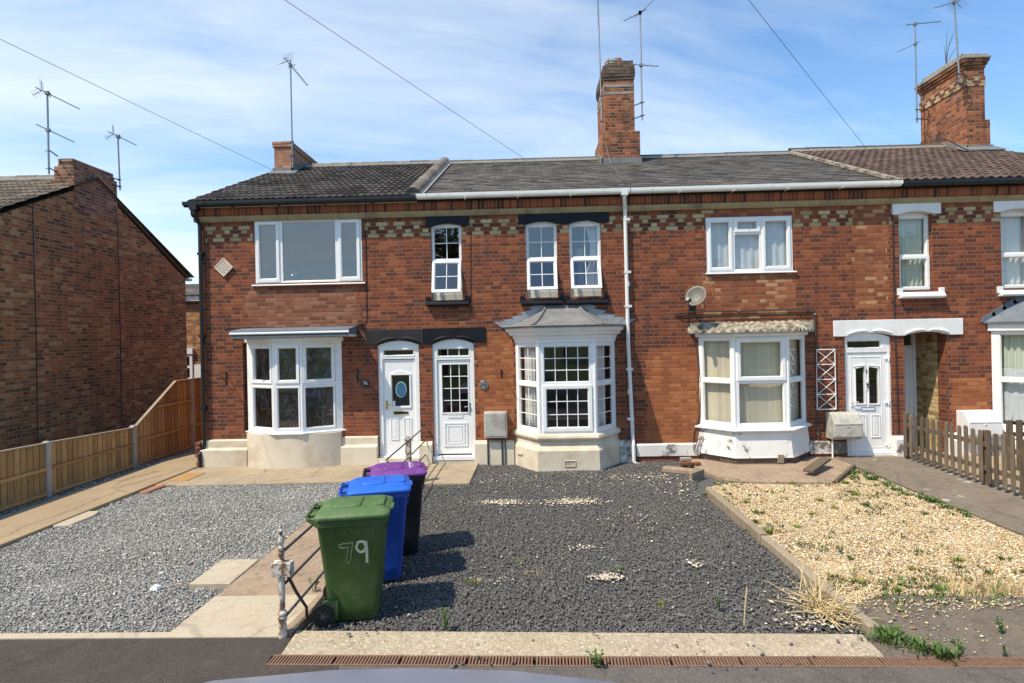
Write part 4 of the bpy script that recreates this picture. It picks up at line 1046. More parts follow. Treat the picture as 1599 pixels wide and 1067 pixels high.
def bay_81():
    zt, zb = WZ(1549, 517), WZ(1549, 668)
    fr, panes = window_bay(house_porch, b81, zb, zt, [[(0, .5, 1, 1, False), (.5, 1, 1, 1, False)]] * 3, posts=.11)
    b81.ring(fr, [(-.04, zt), (.06, zt), (.06, zt + .17), (-.04, zt + .17)])
    b81.ring(fr, [(-.05, zb - .06), (.04, zb - .06), (.10, zb - .05), (.10, zb - .01), (-.05, zb - .002)])
    w_ = fr.build('bay_window', 'white_paint', house_porch, bevel=.004)
    for M, a, b, c, d in panes: p = MB(); p.tf = M; pane(p, a, b, c, d, .03); p.build('pane', 'pane', w_)
    st = MB(); b81.ring(st, [(-.05, zb - .061), (.03, zb - .061), (.06, zb - .11), (.09, zb - .15), (.03, zb - .2), (.05, .3), (.10, .24), (.10, -.25), (-.05, -.25)]); st.build('bay_base', 'white_paint', w_, bevel=.006)
    ze = zt + .171; zw = WZ(1598, 464); o = b81.off(.13); E = [Vector((x, y if 0 < i < 3 else 0, ze)) for i, (x, y) in enumerate(o)]; T = [Vector((b81.p[1].x + .2, 0, zw)), Vector((b81.p[2].x - .2, 0, zw))]
    rf = MB(); rf.add(E + T, [(0, 1, 4), (1, 2, 5, 4), (2, 3, 5), (0, 4, 5, 3)]); b81.ring(rf, [(0, ze - .03), (.135, ze - .03), (.14, ze), (0, ze + .001)]); rf.build('bay_roof', 'grey_felt', w_)
    fl = MB(); a, b = E[0], T[0]; k = 4
    for i in range(k):
        p, q = a.lerp(b, i / k), a.lerp(b, (i + 1) / k); fl.prism([(p.x - .06, p.z), (p.x - .02, p.z + .10), (q.x - .02, q.z + .09), (q.x + .05, q.z - .03), (p.x + .05, p.z - .02)], -.014, .01, 'y')
    fl.build('flashing', 'grey_felt', w_)
bay_81()
plinth(house_porch, WX(1480.5, 690), xa - .02, .40, .30, 'white_paint', .05, .1)

# ---------------- chimneys (parts of their houses)
def corbels(mb, x0, x1, y0, y1, z0, steps, h=.075, mi=0):
    for i, d in enumerate(steps): mb.box(x0 - d, x1 + d, y0 - d, y1 + d, z0 + i * h + (.0005 if i else 0), z0 + (i + 1) * h, mi)
    return z0 + len(steps) * h
mb = MB(); cx0, cx1, cy0, cy1 = -6.30, -5.86, 3.25, 5.0
mb.box(cx0, cx1, cy0, cy1, 6.1, 7.30); corbels(mb, cx0, cx1, cy0, cy1, 7.30, (.03, .035), .07)
ch = mb.build('chimney', 'brick_pink', house_end, bevel=.006)
mb = MB(); zf = EZ + (cy0 - EY) / (RY - EY) * (RZ - EZ)
mb.box(cx0 - .03, cx1 + .03, cy0 - .03, cy0 - .001, zf - .03, zf + .14); mb.prism([(cy0 - .03, zf - .03), (RY, RZ), (RY, RZ + .16), (cy0 - .03, zf + .14)], cx1 + .001, cx1 + .03, 'x')
mb.hexa([(cx0 - .05, cy0 - .2, zf - .06), (cx1 + .18, cy0 - .2, zf - .06), (cx1 + .18, cy0, zf + .05), (cx0 - .05, cy0, zf + .05)] + [(cx0 - .05, cy0 - .2, zf - .03), (cx1 + .18, cy0 - .2, zf - .03), (cx1 + .18, cy0, zf + .075), (cx0 - .05, cy0, zf + .075)])
mb.build('flashing', 'lead', ch)

mb = MB(); mb.box(2.02, 2.97, 3.48, 5.0, 6.2, 7.53); mb.box(2.10, 2.86, 3.56, 4.9, 7.53, 8.86)
ch = mb.build('chimney', 'brick_chimney', house_mid, bevel=.008)
mb = MB(); z = corbels(mb, 2.10, 2.86, 3.56, 4.9, 8.8605, (.015, .03, .035, .03, .02), .075)
mb.box(2.50, 2.86, 3.6, 4.9, z + .0005, z + .14); mb.box(2.12, 2.49, 3.6, 4.9, z + .0005, z + .05); mb.build('chimney_cap', 'brick_sooty', ch, bevel=.012)
mb = MB(); mb.box(2.092, 2.868, 3.552, 4.908, 8.50, 8.57); mb.box(2.092, 2.868, 3.552, 4.908, 8.68, 8.76); mb.build('grey_band', 'concrete_cap', ch)
for k, (px, py, r, h, m) in enumerate(((2.36, 4.0, .16, .30, 'concrete_cap'), (2.62, 4.5, .12, .45, 'pot_clay'))):
    p = MB(); zz = z + (.06 if k == 0 else .2); p.lathe([(r * .9, 0), (r, .03), (r * .95, h * .5), (r * 1.05, h * .55), (r * .95, h * .7), (r * 1.05, h * .75), (r * .9, h * .95), (r * .5, h)], (px, py, zz - .02), 16); p.build('chimney_pot', m, ch)
mb = MB(); zf = EZ + (3.48 - EY) / (RY - EY) * (RZ - EZ); mb.box(1.99, 3.0, 3.45, 3.479, zf - .04, zf + .12); mb.prism([(3.45, zf - .03), (RY, RZ - .02), (RY, RZ + .14), (3.45, zf + .12)], 1.985, 2.019, 'x'); mb.build('flashing', 'lead', ch)

mb = MB(); mb.box(11.0, 11.58, 3.4, 5.05, 6.2, 7.52); mb.box(11.01, 11.48, 3.42, 5.02, 7.52, 8.80)
z = corbels(mb, 11.01, 11.48, 3.42, 5.02, 8.80, (.02, .05, .08), .072)
ch = mb.build('chimney', 'brick_chimney', house_porch, bevel=.008)
mb = MB(); z = corbels(mb, 11.01, 11.48, 3.42, 5.02, z + .0005, (.10, .06), .06); mb.box(11.0, 11.5, 3.5, 4.9, z + .0005, z + .08); mb.build('chimney_cap', 'concrete_cap', ch, bevel=.012)
mb = MB(); mb.box(11.0 - .012, 11.48 + .012, 3.42 - .012, 5.03, 8.36, 8.60); mb.build('yellow_band', 'brick_band', ch)
mb = MB(); zf = EZ + (3.4 - EY) / (RY - EY) * (RZ - EZ) + .06; mb.box(10.97, 11.61, 3.36, 3.399, zf - .05, zf + .12); mb.prism([(3.36, zf - .05), (RY, RZ), (RY, RZ + .18), (3.36, zf + .12)], 10.965, 10.999, 'x')
mb.hexa([(10.7, 3.1, zf - .10), (11.7, 3.1, zf - .10), (11.7, 3.4, zf + .07), (10.7, 3.4, zf + .07), (10.7, 3.1, zf - .07), (11.7, 3.1, zf - .07), (11.7, 3.4, zf + .09), (10.7, 3.4, zf + .09)]); mb.build('flashing', 'lead', ch)

# ================================================================ NEIGHBOURING BUILDINGS
gable_house = thing('brick_house', 'dark brick house on the left showing its windowless gable end and chimney', 'house', (-14, 2, 0))
GX, gy0, gy1, gry, grz, gez0, gez1 = -10., -1.55, 5.46, 2.07, 6.28, 4.42, 4.37
mb = MB(); mb.prism([(gy0, -.3), (gy1, -.3), (gy1, gez1 - .1), (gry, grz - .1), (gy0, gez0 - .1)], -22, GX, 'x'); mb.build('wall', 'brick_dark', gable_house)
mb = MB()
for yy, za, zb in ((.35, -.2, 5.3), (2.73, -.2, 6.0)): mb.tube([(GX - .0, yy, za), (GX + .006, yy + .02, (za + zb) / 2), (GX - .0, yy, zb)], .011, 6)
mb.build('wall_cable', 'cable', gable_house)
tile_roof(gable_house, 'roof', 'tile_gable', -18, GX + .06, gy0 - .15, gez0 - .06, gry, grz + .02, 'double')
ridge(gable_house, (-18, gry, grz + .03), (GX - .5, gry, grz + .03), .11, 'ridge_tile')
mb = MB(); s = Vector((0, gy1 + .12 - gry, gez1 - .05 - grz)); a = Vector((GX, gry, grz - .02))
for x0, x1 in ((GX - .3, GX + .05),): mb.hexa([a + Vector((-.3, 0, 0)), a + Vector((.03, 0, 0)), a + s + Vector((.03, 0, 0)), a + s + Vector((-.3, 0, 0))] + [v + Vector((0, 0, .04)) for v in (a + Vector((-.3, 0, 0)), a + Vector((.03, 0, 0)), a + s + Vector((.03, 0, 0)), a + s + Vector((-.3, 0, 0)))])
mb.build('verge', 'tile_gable', gable_house)
mb = MB(); mb.box(GX - .05, GX + .07, gy1 + .05, gy1 + .22, gez1 - .14, gez1 - .06); mb.build('gutter', 'white_plastic', gable_house)
mb = MB(); mb.box(GX - .45, GX + .012, 1.42, 2.74, 5.4, 6.40); mb.box(GX - .40, GX - .02, 1.47, 2.70, 6.40, 6.49); mb.box(GX - .37, GX - .03, 1.44, 2.68, 6.4905, 6.57)
ch = mb.build('chimney', 'brick_stack', gable_house, bevel=.008)

rear = thing('rear_building', 'far brick building with white gutter glimpsed between the gable and the terrace', 'house', (-11, 11, 0))
x0, x1 = WX(262, 500, 9.), WX(330, 500, 9.); zr = WZ(300, 468, 9.)
mb = MB(); mb.box(x0 - 3, x1 + 1.2, 9, 13, -.3, zr); mb.build('wall', 'brick_dark', rear)
mb = MB(); mb.box(x0 - 3, x1 + 1.3, 8.86, 9, zr - .06, zr + .14); mb.build('fascia', 'white_plastic', rear)
tile_roof(rear, 'roof', 'slate', x0 - 3, x1 + 1.3, 8.84, zr + .16, 10.6, zr + .72, 'slate')
wx0, wx1, wz0, wz1 = R(288, 553, 302, 602, 9.); mb = MB(); frame(mb, wx0 - .2, wx1, wz0, wz1, .09, 8.93, 8.999); mb.box(wx0 - .11, wx1 - .09, 8.94, 8.999, wz0 + .62, wz0 + .70); mb.box(wx0 - .25, wx1 + .03, 8.9, 8.99, wz1, wz1 + .22); mb.box(wx1 + .06, wx1 + .3, 8.95, 8.999, wz0, wz1 - .38)
wn = mb.build('window', 'upvc', rear); p = MB(); pane(p, wx0 - .1, wx1 - .09, wz0 + .09, wz1 - .09, 8.97); p.build('pane', 'car_glass', wn)

# ================================================================ GROUND
def slab(name, poly, z1, m, z0=-.30, parent=None, bevel=0.):
    mb = MB(); mb.prism(poly, z0, z1, 'z'); o = mb.build(name, m, parent, bevel=bevel); return tag(o, kind='structure') if parent is None else o
mb = MB(); mb.box(-700, 700, -600, 900, -.5, -.31); tag(mb.build('ground', 'grass_ground'), kind='structure')
SG = -.055                                            # gravel bed level
slab('soil_ground', [(-60, -6.0), (-7.9, -6.0), (-7.9, 12), (-60, 12)], -.2, 'soil')
slab('rear_ground', [(-7.5, 1.0), (XL - .03, 1.0), (XL - .03, 12), (-7.5, 12)], -.02, 'path_concrete')
slab('path', [(-7.46, -6.26), (-6.41, -6.26), (-6.405, -3.9), (-6.41, 1.0), (-7.44, 1.0)], .012, 'path_concrete', bevel=.008)
slab('gravel_strip_bed', [(-7.9, -6.26), (-7.47, -6.26), (-7.45, 12), (-7.9, 12)], -.05, 'bed_grey')
slab('kerb_edging', [(-60, -6.345), (-2.06, -6.345), (-2.06, -6.262), (-60, -6.262)], .004, 'pale_concrete')
slab('grey_bed', [(-6.40, -6.26), (-2.9, -6.26), (-2.9, -1.41), (-6.40, -1.41)], SG, 'bed_grey')
slab('house_apron', [(-6.40, -1.40), (-6.03, -1.40), (-5.94, -1.46), (-2.02, -1.33), (-2.02, .2), (-6.40, .2)], -.012, 'slab_concrete', bevel=.008)
slab('garden_path', [(-2.99, -5.62), (-2.0, -5.60), (-2.02, -1.335), (-2.93, -1.365)], .002, 'aged_concrete', bevel=.008)
slab('garden_path_foot', [(-3.01, -6.26), (-2.06, -6.26), (-2.0, -5.603), (-2.99, -5.623)], .008, 'pale_concrete', bevel=.006)
slab('paving_slab', [(-3.41, -5.34), (-2.993, -5.34), (-2.992, -4.73), (-3.415, -4.73)], .006, 'pale_concrete', bevel=.008)
slab('garden_path_kerb', [(-2.057, -6.30), (-1.975, -6.32), (-1.90, -5.6), (-1.90, -1.57), (-1.995, -1.57), (-1.997, -5.6)], .03, 'aged_concrete', bevel=.015)
slab('door_slab', [(-2.015, -1.565), (-1.0, -1.565), (-.97, -.1), (-2.015, -.1)], -.012, 'slab_concrete', bevel=.008)
slab('slate_bed', [(-1.99, -6.262), (2.80, -6.36), (2.80, -1.89), (3.22, -1.66), (2.96, -.66), (2.96, .2), (-1.99, .2)], SG - .02, 'bed_slate')
slab('drive_apron', [(-1.955, -6.245), (2.585, -6.362), (2.575, -6.668), (-1.935, -6.599)], .006, 'strip_concrete', bevel=.012)
slab('tarmac_forecourt', [(2.578, -6.665), (2.588, -6.355), (2.80, -6.34), (2.795, -5.85), (3.2, -5.68), (4.4, -5.76), (9, -5.9), (40, -6), (40, -7.257), (2.575, -6.670)], -.004, 'tarmac_patch')
slab('gold_bed', [(2.80, -6.1), (5.70, -6.1), (5.73, -.66), (4.78, -1.84), (3.23, -1.68), (2.80, -1.9)], SG, 'bed_gold')
slab('garden_paving', [(2.965, -.2), (2.965, -.67), (3.235, -1.67), (4.775, -1.83), (5.72, -.72), (5.72, .2), (2.965, .2)], -.01, 'aged_concrete', bevel=.01)
slab('side_path', [(5.725, .3), (5.735, -.9), (5.70, -3.0), (5.69, -5.9), (6.98, -5.9), (6.98, .3)], -.006, 'path_old', bevel=.008)
slab('neighbour_yard', [(6.985, .3), (6.985, -5.9), (30, -5.9), (30, .3)], -.012, 'path_concrete')
slab('pavement', [(-60, -8.9), (-1.2, -8.9), (-1.25, -7.4), (-1.445, -6.737), (-1.996, -6.729), (-1.998, -6.598), (-1.937, -6.60), (-1.958, -6.347), (-60, -6.347)], -.004, 'tarmac_new')
slab('pavement', [(-1.195, -8.9), (60, -8.9), (60, -7.70), (-1.44, -6.735), (-1.245, -7.4)], -.006, 'tarmac_old')
slab('drain_channel', [(-1.995, -6.735), (60, -7.705), (60, -7.56), (-1.995, -6.595)], -.09, 'dark_void')
slab('kerb', [(-60, -9.03), (60, -9.03), (60, -8.905), (-60, -8.905)], -.004, 'pale_concrete', bevel=.01)
slab('road', [(-90, -16), (90, -16), (90, -9.035), (-90, -9.035)], -.12, 'road_tarmac')
slab('verge', [(-200, -90), (200, -90), (200, -16.01), (-200, -16.01)], -.05, 'grass_ground')

# rusty cast gratings over the drain, half a metre each
def grate():
    mb = MB(); L, w = .497, .132; mb.box(0, L, 0, .014, -.03, 0); mb.box(0, L, w - .014, w, -.03, 0)
    n = 20
    for i in range(n):
        x = .006 + (L - .012) * i / n; mb.hexa([(x, .0141, -.028), (x + .0130, .0141, -.028), (x + .0170, w - .0141, -.028), (x + .004, w - .0141, -.028), (x, .0141, -.001), (x + .0130, .0141, -.001), (x + .0170, w - .0141, -.001), (x + .004, w - .0141, -.001)], col=R_.random())
    o = mb.build('drain_grate', 'rust')
    return tag(o, 'rusty slotted iron grate in the drain row along the concrete strip', 'drain grate', 'rusty iron gratings in the drain')
g0 = grate(); y_at = lambda x: -6.73 - .0157 * (x + 1.98)
for i in range(18):
    o = g0 if i == 0 else copy_tree(g0); x = -1.99 + i * .5
    o.location = (x, y_at(x), R_.uniform(-.002, .003) - .001); o.rotation_euler = (0, 0, -.0157 + R_.uniform(-.004, .004))

# ---------------- loose stones: one sheet of separate little stones for each bed
def stones(name, label, poly, n, size, cols, wts, z, seed, holes=(), flat=.65, spread=None, heap=None):
    rg = np.random.default_rng(seed); P = np.array(poly); lo, hi = P.min(0), P.max(0)
    def inside(q, pl):
        pl = np.array(pl); r = np.zeros(len(q), bool); j = len(pl) - 1
        for i in range(len(pl)):
            a, b = pl[i], pl[j]; c = ((a[1] > q[:, 1]) != (b[1] > q[:, 1])) & (q[:, 0] < (b[0] - a[0]) * (q[:, 1] - a[1]) / (b[1] - a[1] + 1e-12) + a[0]); r ^= c; j = i
        return r
    if spread is not None: q = np.vstack([rg.normal(c, s, (k, 2)) for c, s, k in spread])
    else:
        q = lo + rg.random((int(n * 1.9), 2)) * (hi - lo)
    q = q[inside(q, poly)]
    for h in holes: q = q[~inside(q, h)]
    if spread is None: q = q[:n]
    n = len(q)
    base = np.array([(1, 0, 0), (.35, .8, .1), (-.7, .65, 0), (-1, -.1, .05), (-.3, -.8, -.05), (.65, -.7, 0), (.25, .1, .75), (-.35, -.1, .7), (0, 0, -.6)], float)
    tri = np.array([(0, 1, 6), (1, 2, 7), (1, 7, 6), (2, 3, 7), (3, 4, 7), (4, 6, 7), (4, 5, 6), (5, 0, 6), (1, 0, 8), (2, 1, 8), (3, 2, 8), (4, 3, 8), (5, 4, 8), (0, 5, 8)])
    nv = len(base)
    s = size * np.exp(rg.normal(0, .30, n)); ax = np.stack([s * rg.uniform(.8, 1.25, n), s * rg.uniform(.6, .95, n), s * rg.uniform(.5, .9, n) * flat / .65 * .8], 1)
    v = base[None] * (1 + rg.normal(0, .14, (n, nv, 3))) * ax[:, None, :] * .5
    th, ti, tj = rg.random(n) * 6.283, rg.normal(0, .22, n), rg.normal(0, .22, n)
    y2 = v[..., 1] * np.cos(ti)[:, None] - v[..., 2] * np.sin(ti)[:, None]; z2 = v[..., 1] * np.sin(ti)[:, None] + v[..., 2] * np.cos(ti)[:, None]
    x2 = v[..., 0] * np.cos(tj)[:, None] + z2 * np.sin(tj)[:, None]; z3 = -v[..., 0] * np.sin(tj)[:, None] + z2 * np.cos(tj)[:, None]
    c, sn = np.cos(th)[:, None], np.sin(th)[:, None]
    v = np.stack([x2 * c - y2 * sn, x2 * sn + y2 * c, z3], -1)
    zz = z + s * .12 + rg.random(n) * size * .24 + .007 * np.sin(q[:, 0] * 3.1 + q[:, 1]) + .006 * np.sin(q[:, 1] * 4.3 - q[:, 0] * 1.7) + .008
    if heap is not None: zz = zz + heap(q)
    v += np.stack([q[:, 0], q[:, 1], zz], 1)[:, None, :]
    f = (tri[None] + (np.arange(n) * nv)[:, None, None]).reshape(-1, 3)
    me = bpy.data.meshes.new(name); me.vertices.add(n * nv); me.vertices.foreach_set('co', v.reshape(-1).astype(np.float32))
    nf = len(f); me.loops.add(nf * 3); me.polygons.add(nf); me.loops.foreach_set('vertex_index', f.reshape(-1).astype(np.int32))
    me.polygons.foreach_set('loop_start', np.arange(0, nf * 3, 3, dtype=np.int32)); me.update(calc_edges=True)
    k = rg.choice(len(cols), n, p=np.array(wts) / sum(wts)); cc = np.array(cols)[k] * rg.uniform(.72, 1.28, n)[:, None]
    rgba = np.ones((n, nv, 4), np.float32); rgba[..., :3] = cc[:, None, :]
    at = me.color_attributes.new('stone_colour', 'FLOAT_COLOR', 'POINT'); at.data.foreach_set('color', rgba.reshape(-1))
    me.materials.append(MAT['stones']); me.validate()
    o = bpy.data.objects.new(name, me); COL.objects.link(o); return tag(o, label, 'gravel', kind='stuff')
GREY = ([(.26, .262, .245), (.35, .34, .31), (.20, .20, .188), (.45, .42, .365), (.36, .29, .24), (.60, .58, .54)], [6, 5, 3, 2.2, 1.0, .5])
SLATE = ([(.122, .115, .107), (.143, .135, .125), (.10, .096, .09), (.165, .16, .152), (.45, .39, .31)], [6, 5, 3, 1.2, .02])
GOLD = ([(.54, .40, .22), (.64, .52, .34), (.45, .26, .105), (.72, .64, .50), (.27, .175, .10), (.36, .34, .31)], [5, 5, 2.6, 2.6, 1.0, .5])
PALE = ([(.62, .52, .39), (.72, .64, .52), (.50, .38, .26)], [5, 4, 2])
stones('grey_gravel', 'grey stone chippings covering the parking space of the end house', [(-6.40, -6.255), (-3.0, -6.255), (-2.94, -1.38), (-6.0, -1.44), (-6.40, -1.40)], 80000, .0215, *GREY, SG, 1, holes=[[(-3.43, -5.36), (-2.9, -5.36), (-2.9, -4.71), (-3.43, -4.71)], [(-3.1, -6.3), (-3.0, -6.25), (-2.97, -5.5), (-2.9, -1), (-2.8, -6.3)]])
stones('slate_gravel', 'black slate chippings covering the middle drive', [(-1.93, -6.235), (2.70, -6.345), (2.60, -1.95), (2.90, -1.2), (2.90, -.05), (-.97, -.05), (-.99, -1.57), (-1.89, -1.57)], 100000, .0225, *SLATE, SG - .012, 2,
       holes=[[(x, y) for x, y in b79.poly(.10, .1)]])
stones('golden_gravel', 'golden pea gravel in the front garden of the right house', [(2.82, -5.9), (3.2, -5.72), (4.4, -5.80), (5.67, -5.85), (5.70, -.85), (4.80, -1.86), (3.23, -1.70), (2.74, -1.95)], 72000, .0195, *GOLD, SG, 3)
stones('grey_gravel_strip', 'narrow strip of dark chippings along the foot of the timber fence', [(-7.74, -6.2), (-7.47, -6.2), (-7.45, 6), (-7.80, 6)], 4200, .03, *GREY, -.05, 4)
sp = []
for px, py, s, k in ((783, 782, (.22, .07), 260), (898, 780, (.22, .08), 300), (880, 898, (.10, .05), 0), (945, 897, (.09, .045), 130), (915, 850, (.10, .05), 40), (773, 900, (.10, .05), 14), (1010, 815, (.25, .25), 45), (1010, 742, (.55, .2), 190), (860, 755, (.7, .2), 60), (790, 745, (.4, .2), 60), (640, 900, (.5, .4), 15), (1060, 760, (.2, .3), 90), (1290, 965, (.22, .10), 170), (1250, 930, (.18, .14), 70), (900, 850, (1.2, .9), 60), (1085, 877, (.05, .05), 30)):
    g = G(px, py); sp.append((g, s, k))
stones('pale_stone_scatter', 'pale stones strayed over the black slate drive', [(-1.9, -6.2), (2.66, -6.3), (2.58, -1.95), (2.88, -1.2), (2.88, -.1), (-.97, -.1), (-.97, -1.5), (-1.9, -1.5)], 0, .025, *PALE, SG + .012, 5, spread=sp)
sp = [(G(px, py), (.2, .035), 3) for px, py in ((500, 1003), (560, 997), (780, 1010), (930, 1000), (1040, 1010), (1130, 1010), (1080, 1040), (1120, 1055), (1240, 1032), (820, 1040), (1290, 1012), (1180, 1022))]
sp += [(G(px, py), (.25, .05), 10) for px, py in ((1420, 1000), (1500, 985), (700, 1037), (1150, 1040))]
stones('strayed_slate', 'few black chips strayed onto the concrete strip and pavement', [(-1.9, -7.2), (6, -7.2), (6, -5.7), (-1.9, -6.26)], 0, .024, *SLATE, .008, 6, spread=sp)

# ================================================================ EDGINGS, FENCES
def board(p, q, w, z0, z1, name, m, label, cat, group=None, tv=.5):
    p, q = Vector((*p, 0)), Vector((*q, 0)); t = (q - p).normalized(); n = Vector((-t.y, t.x, 0)) * w / 2
    mb = MB(); mb.hexa([(*(p - n).xy, z0), (*(q - n).xy, z0), (*(q + n).xy, z0), (*(p + n).xy, z0), (*(p - n).xy, z1), (*(q - n).xy, z1), (*(q + n).xy, z1), (*(p + n).xy, z1)], col=tv)
    return tag(mb.build(name, m, bevel=.012), label, cat, group)
board(G(1106, 766), G(1192, 838), .10, -.2, .045, 'timber_edging', 'edge_wood', 'far length of weathered timber edging between black and golden gravel', 'edging', tv=.35)
board(G(1194, 840), G(1366, 983), .095, -.2, .03, 'timber_edging', 'edge_wood', 'near length of weathered timber edging beside the dry grass clump', 'edging', tv=.6)
board(G(1078, 748), G(1098, 741), .06, -.1, .10, 'timber_edging', 'edge_wood', 'short grey timber board end at the head of the golden gravel', 'edging', tv=.2)
board(G(1306, 752), G(1334, 728), .05, -.1, .03, 'timber_edging', 'old_wood', 'thin dark board edging the paving by the numbered white door', 'edging', tv=.2)
# plank leaning on rubble by the bay
mb = MB(); a = Vector((*G(1262, 737, .06), .05)); b = Vector((*G(1290, 718, .12), .12)); t = (b - a).normalized(); n = Vector((-t.y, t.x, 0)).normalized() * .085; u = Vector((0, 0, .045))
mb.hexa([a - n, b - n, b + n, a + n, a - n + u, b - n + u, b + n + u, a + n + u], col=.2); tag(mb.build('wooden_plank', 'old_wood', bevel=.006), 'loose grey plank lying on the paving right of the tile topped bay', 'plank')
for i, (px, py, z, l, m, lab) in enumerate(((1072, 723, -.01, .22, 'brick_chimney', 'red brick lying under a stone by the peeling low wall'), (1071, 716, .058, .20, 'concrete_cap', 'grey stone block resting on a loose brick by the peeling low wall'), (1088, 723, -.01, .12, 'brick_chimney', 'half brick lying beside a stacked stone by the peeling low wall'))):
    x, y = G(px, py + 4, z); mb = MB(); mb.tf = Matrix.Translation((x, y, z)) @ Matrix.Rotation(.3 * i - .2, 4, 'Z'); mb.box(-l / 2, l / 2, -.05, .05, 0, .064)
    tag(mb.build('loose_brick' if i != 1 else 'stone_block', m, bevel=.014, seg=2), lab, 'brick' if i != 1 else 'stone')
mb = MB(); mb.tf = Matrix.Translation((*G(1062, 735), -.06)) @ Matrix.Rotation(-.5, 4, 'Z'); mb.box(-.3, .3, -.08, .08, 0, .11); tag(mb.build('stone_edging', 'aged_concrete', bevel=.03, seg=2), 'rough stone edging at the corner of the paving beside the slate drive', 'stone')
# offcuts along the left path
mb = MB(); mb.tf = Matrix.Translation((*G(291, 744), -.03)); mb.box(-.17, .2, -.3, .27, 0, .03, col=.4); tag(mb.build('wooden_board', 'fence_wood', bevel=.005), 'flat brown board bridging the path and the apron at the house corner', 'board')
for px, py, lx, ly, m, lab in ((242, 760, .07, .30, 'brick_pink', 'thin pinkish slab set along the path beside the grey chippings'), (122, 808, .13, .32, 'pale_concrete', 'broken pale slab set against the path edge over grey chippings')):
    x, y = G(px, py); mb = MB(); mb.prism([(x - lx, y - ly), (x + lx * .9, y - ly * .9), (x + lx, y + ly * .4), (x + lx * .5, y + ly), (x - lx, y + ly)], -.08, -.008, 'z'); tag(mb.build('stone_slab', m, bevel=.012), lab, 'slab')

pbr('seam_shade', (.085, .048, .02), .9, .3, 20)  # dark brown that paints the overlap shadow along the fence board joints
def board_fence():
    root = thing('wooden_fence', 'new close boarded timber fence with concrete posts stepping up beside the path', 'fence', (-7.8, -1, 0))
    fx = -7.80; py = [-5.95, -3.95, -1.95, .05, 2.0, 3.95]
    tops = {0: (.90, .88), 1: (.88, .82), 2: (.82, .74), 3: None, 4: (1.55, 1.55)}
    for i, y in enumerate(py):
        h = [.9, .9, .86, .80, 1.60, 1.60][i]; mb = MB(); mb.box(fx - .05, fx + .05, y - .05, y + .05, -.3, h - .02); mb.loft([[(fx - .05, y - .05, h - .02), (fx + .05, y - .05, h - .02), (fx + .05, y + .05, h - .02), (fx - .05, y + .05, h - .02)], [(fx - .025, y - .025, h), (fx + .025, y - .025, h), (fx + .025, y + .025, h), (fx - .025, y + .025, h)]])
        mb.build('post', 'concrete_post', root, bevel=.008)
    for i, (a, b) in enumerate(zip(py, py[1:])):
        a += .052; b -= .052
        def top(y):
            if tops[i]: return tops[i][0] + (tops[i][1] - tops[i][0]) * (y - a) / (b - a)
            return min(1.55, .76 + max(0, (y - a)) * .61)
        mb = MB(); y = a; k = 0
        while y < b - .02:
            y2 = min(y + .105, b); t0, t1 = top(y), top(y2); dx = R_.uniform(0, .004)
            mb.hexa([(fx - .005, y, -.06), (fx + .004 + dx, y, -.06), (fx + .021, y2 + .0, -.06), (fx - .005, y2 + .012, -.06), (fx - .005, y, t0), (fx + .004 + dx, y, t0), (fx + .021, y2 + .0, t1), (fx - .005, y2 + .012, t1)], col=R_.random())
            if y2 < b - .02: mb.hexa([(fx + .0, y2 + .0005, -.055), (fx + .0235, y2 + .0005, -.055), (fx + .0235, y2 + .0065, -.055), (fx + .0, y2 + .0065, -.055), (fx + .0, y2 + .0005, t1 - .004), (fx + .0235, y2 + .0005, t1 - .004), (fx + .0235, y2 + .0065, t1 - .004), (fx + .0, y2 + .0065, t1 - .004)], 3, col=.1)  # thin strip: weathered board edge and its shadow line painted as one
            y = y2 + .007; k += 1
        y = a
        while y < b - .01: y2 = min(b, y + .2); t_ = min(top(y), top(y2)); mb.box(fx - .03, fx - .0155, y, y2, -.06, t_ - .01, 2); y = y2  # near-black backing, paints the shade seen through the board gaps
        for z in ((.02, .42) if tops[i] and i < 4 else (.02, .48, 1.08)):
            if tops[i] or z < .7: ya = a
            else: ya = a + (z - .74) / .61 + .04
            mb.prism([(fx + .0215, z - .03), (fx + .055, z - .012), (fx + .055, z + .012), (fx + .0215, z + .03)], ya, b, 'y', col=R_.random()) if False else mb.box(fx + .024, fx + .058, ya, b, z - .024, z + .024, col=R_.random())
        n = 12 if not tops[i] else 1; br = [a, b] if tops[i] else [a, a + (1.55 - .76) / .61, b]
        for y0, y1 in zip(br, br[1:]): mb.hexa([(fx - .02, y0, top(y0) + .001), (fx + .045, y0, top(y0) + .001), (fx + .045, y1, top(y1) + .001), (fx - .02, y1, top(y1) + .001), (fx - .02, y0, top(y0) + .022), (fx + .045, y0, top(y0) + .022), (fx + .045, y1, top(y1) + .022), (fx - .02, y1, top(y1) + .022)], 1)
        mb.build('panel', ['fence_wood', 'edge_wood', 'dark_void', 'seam_shade'], root, bevel=.0)
board_fence()

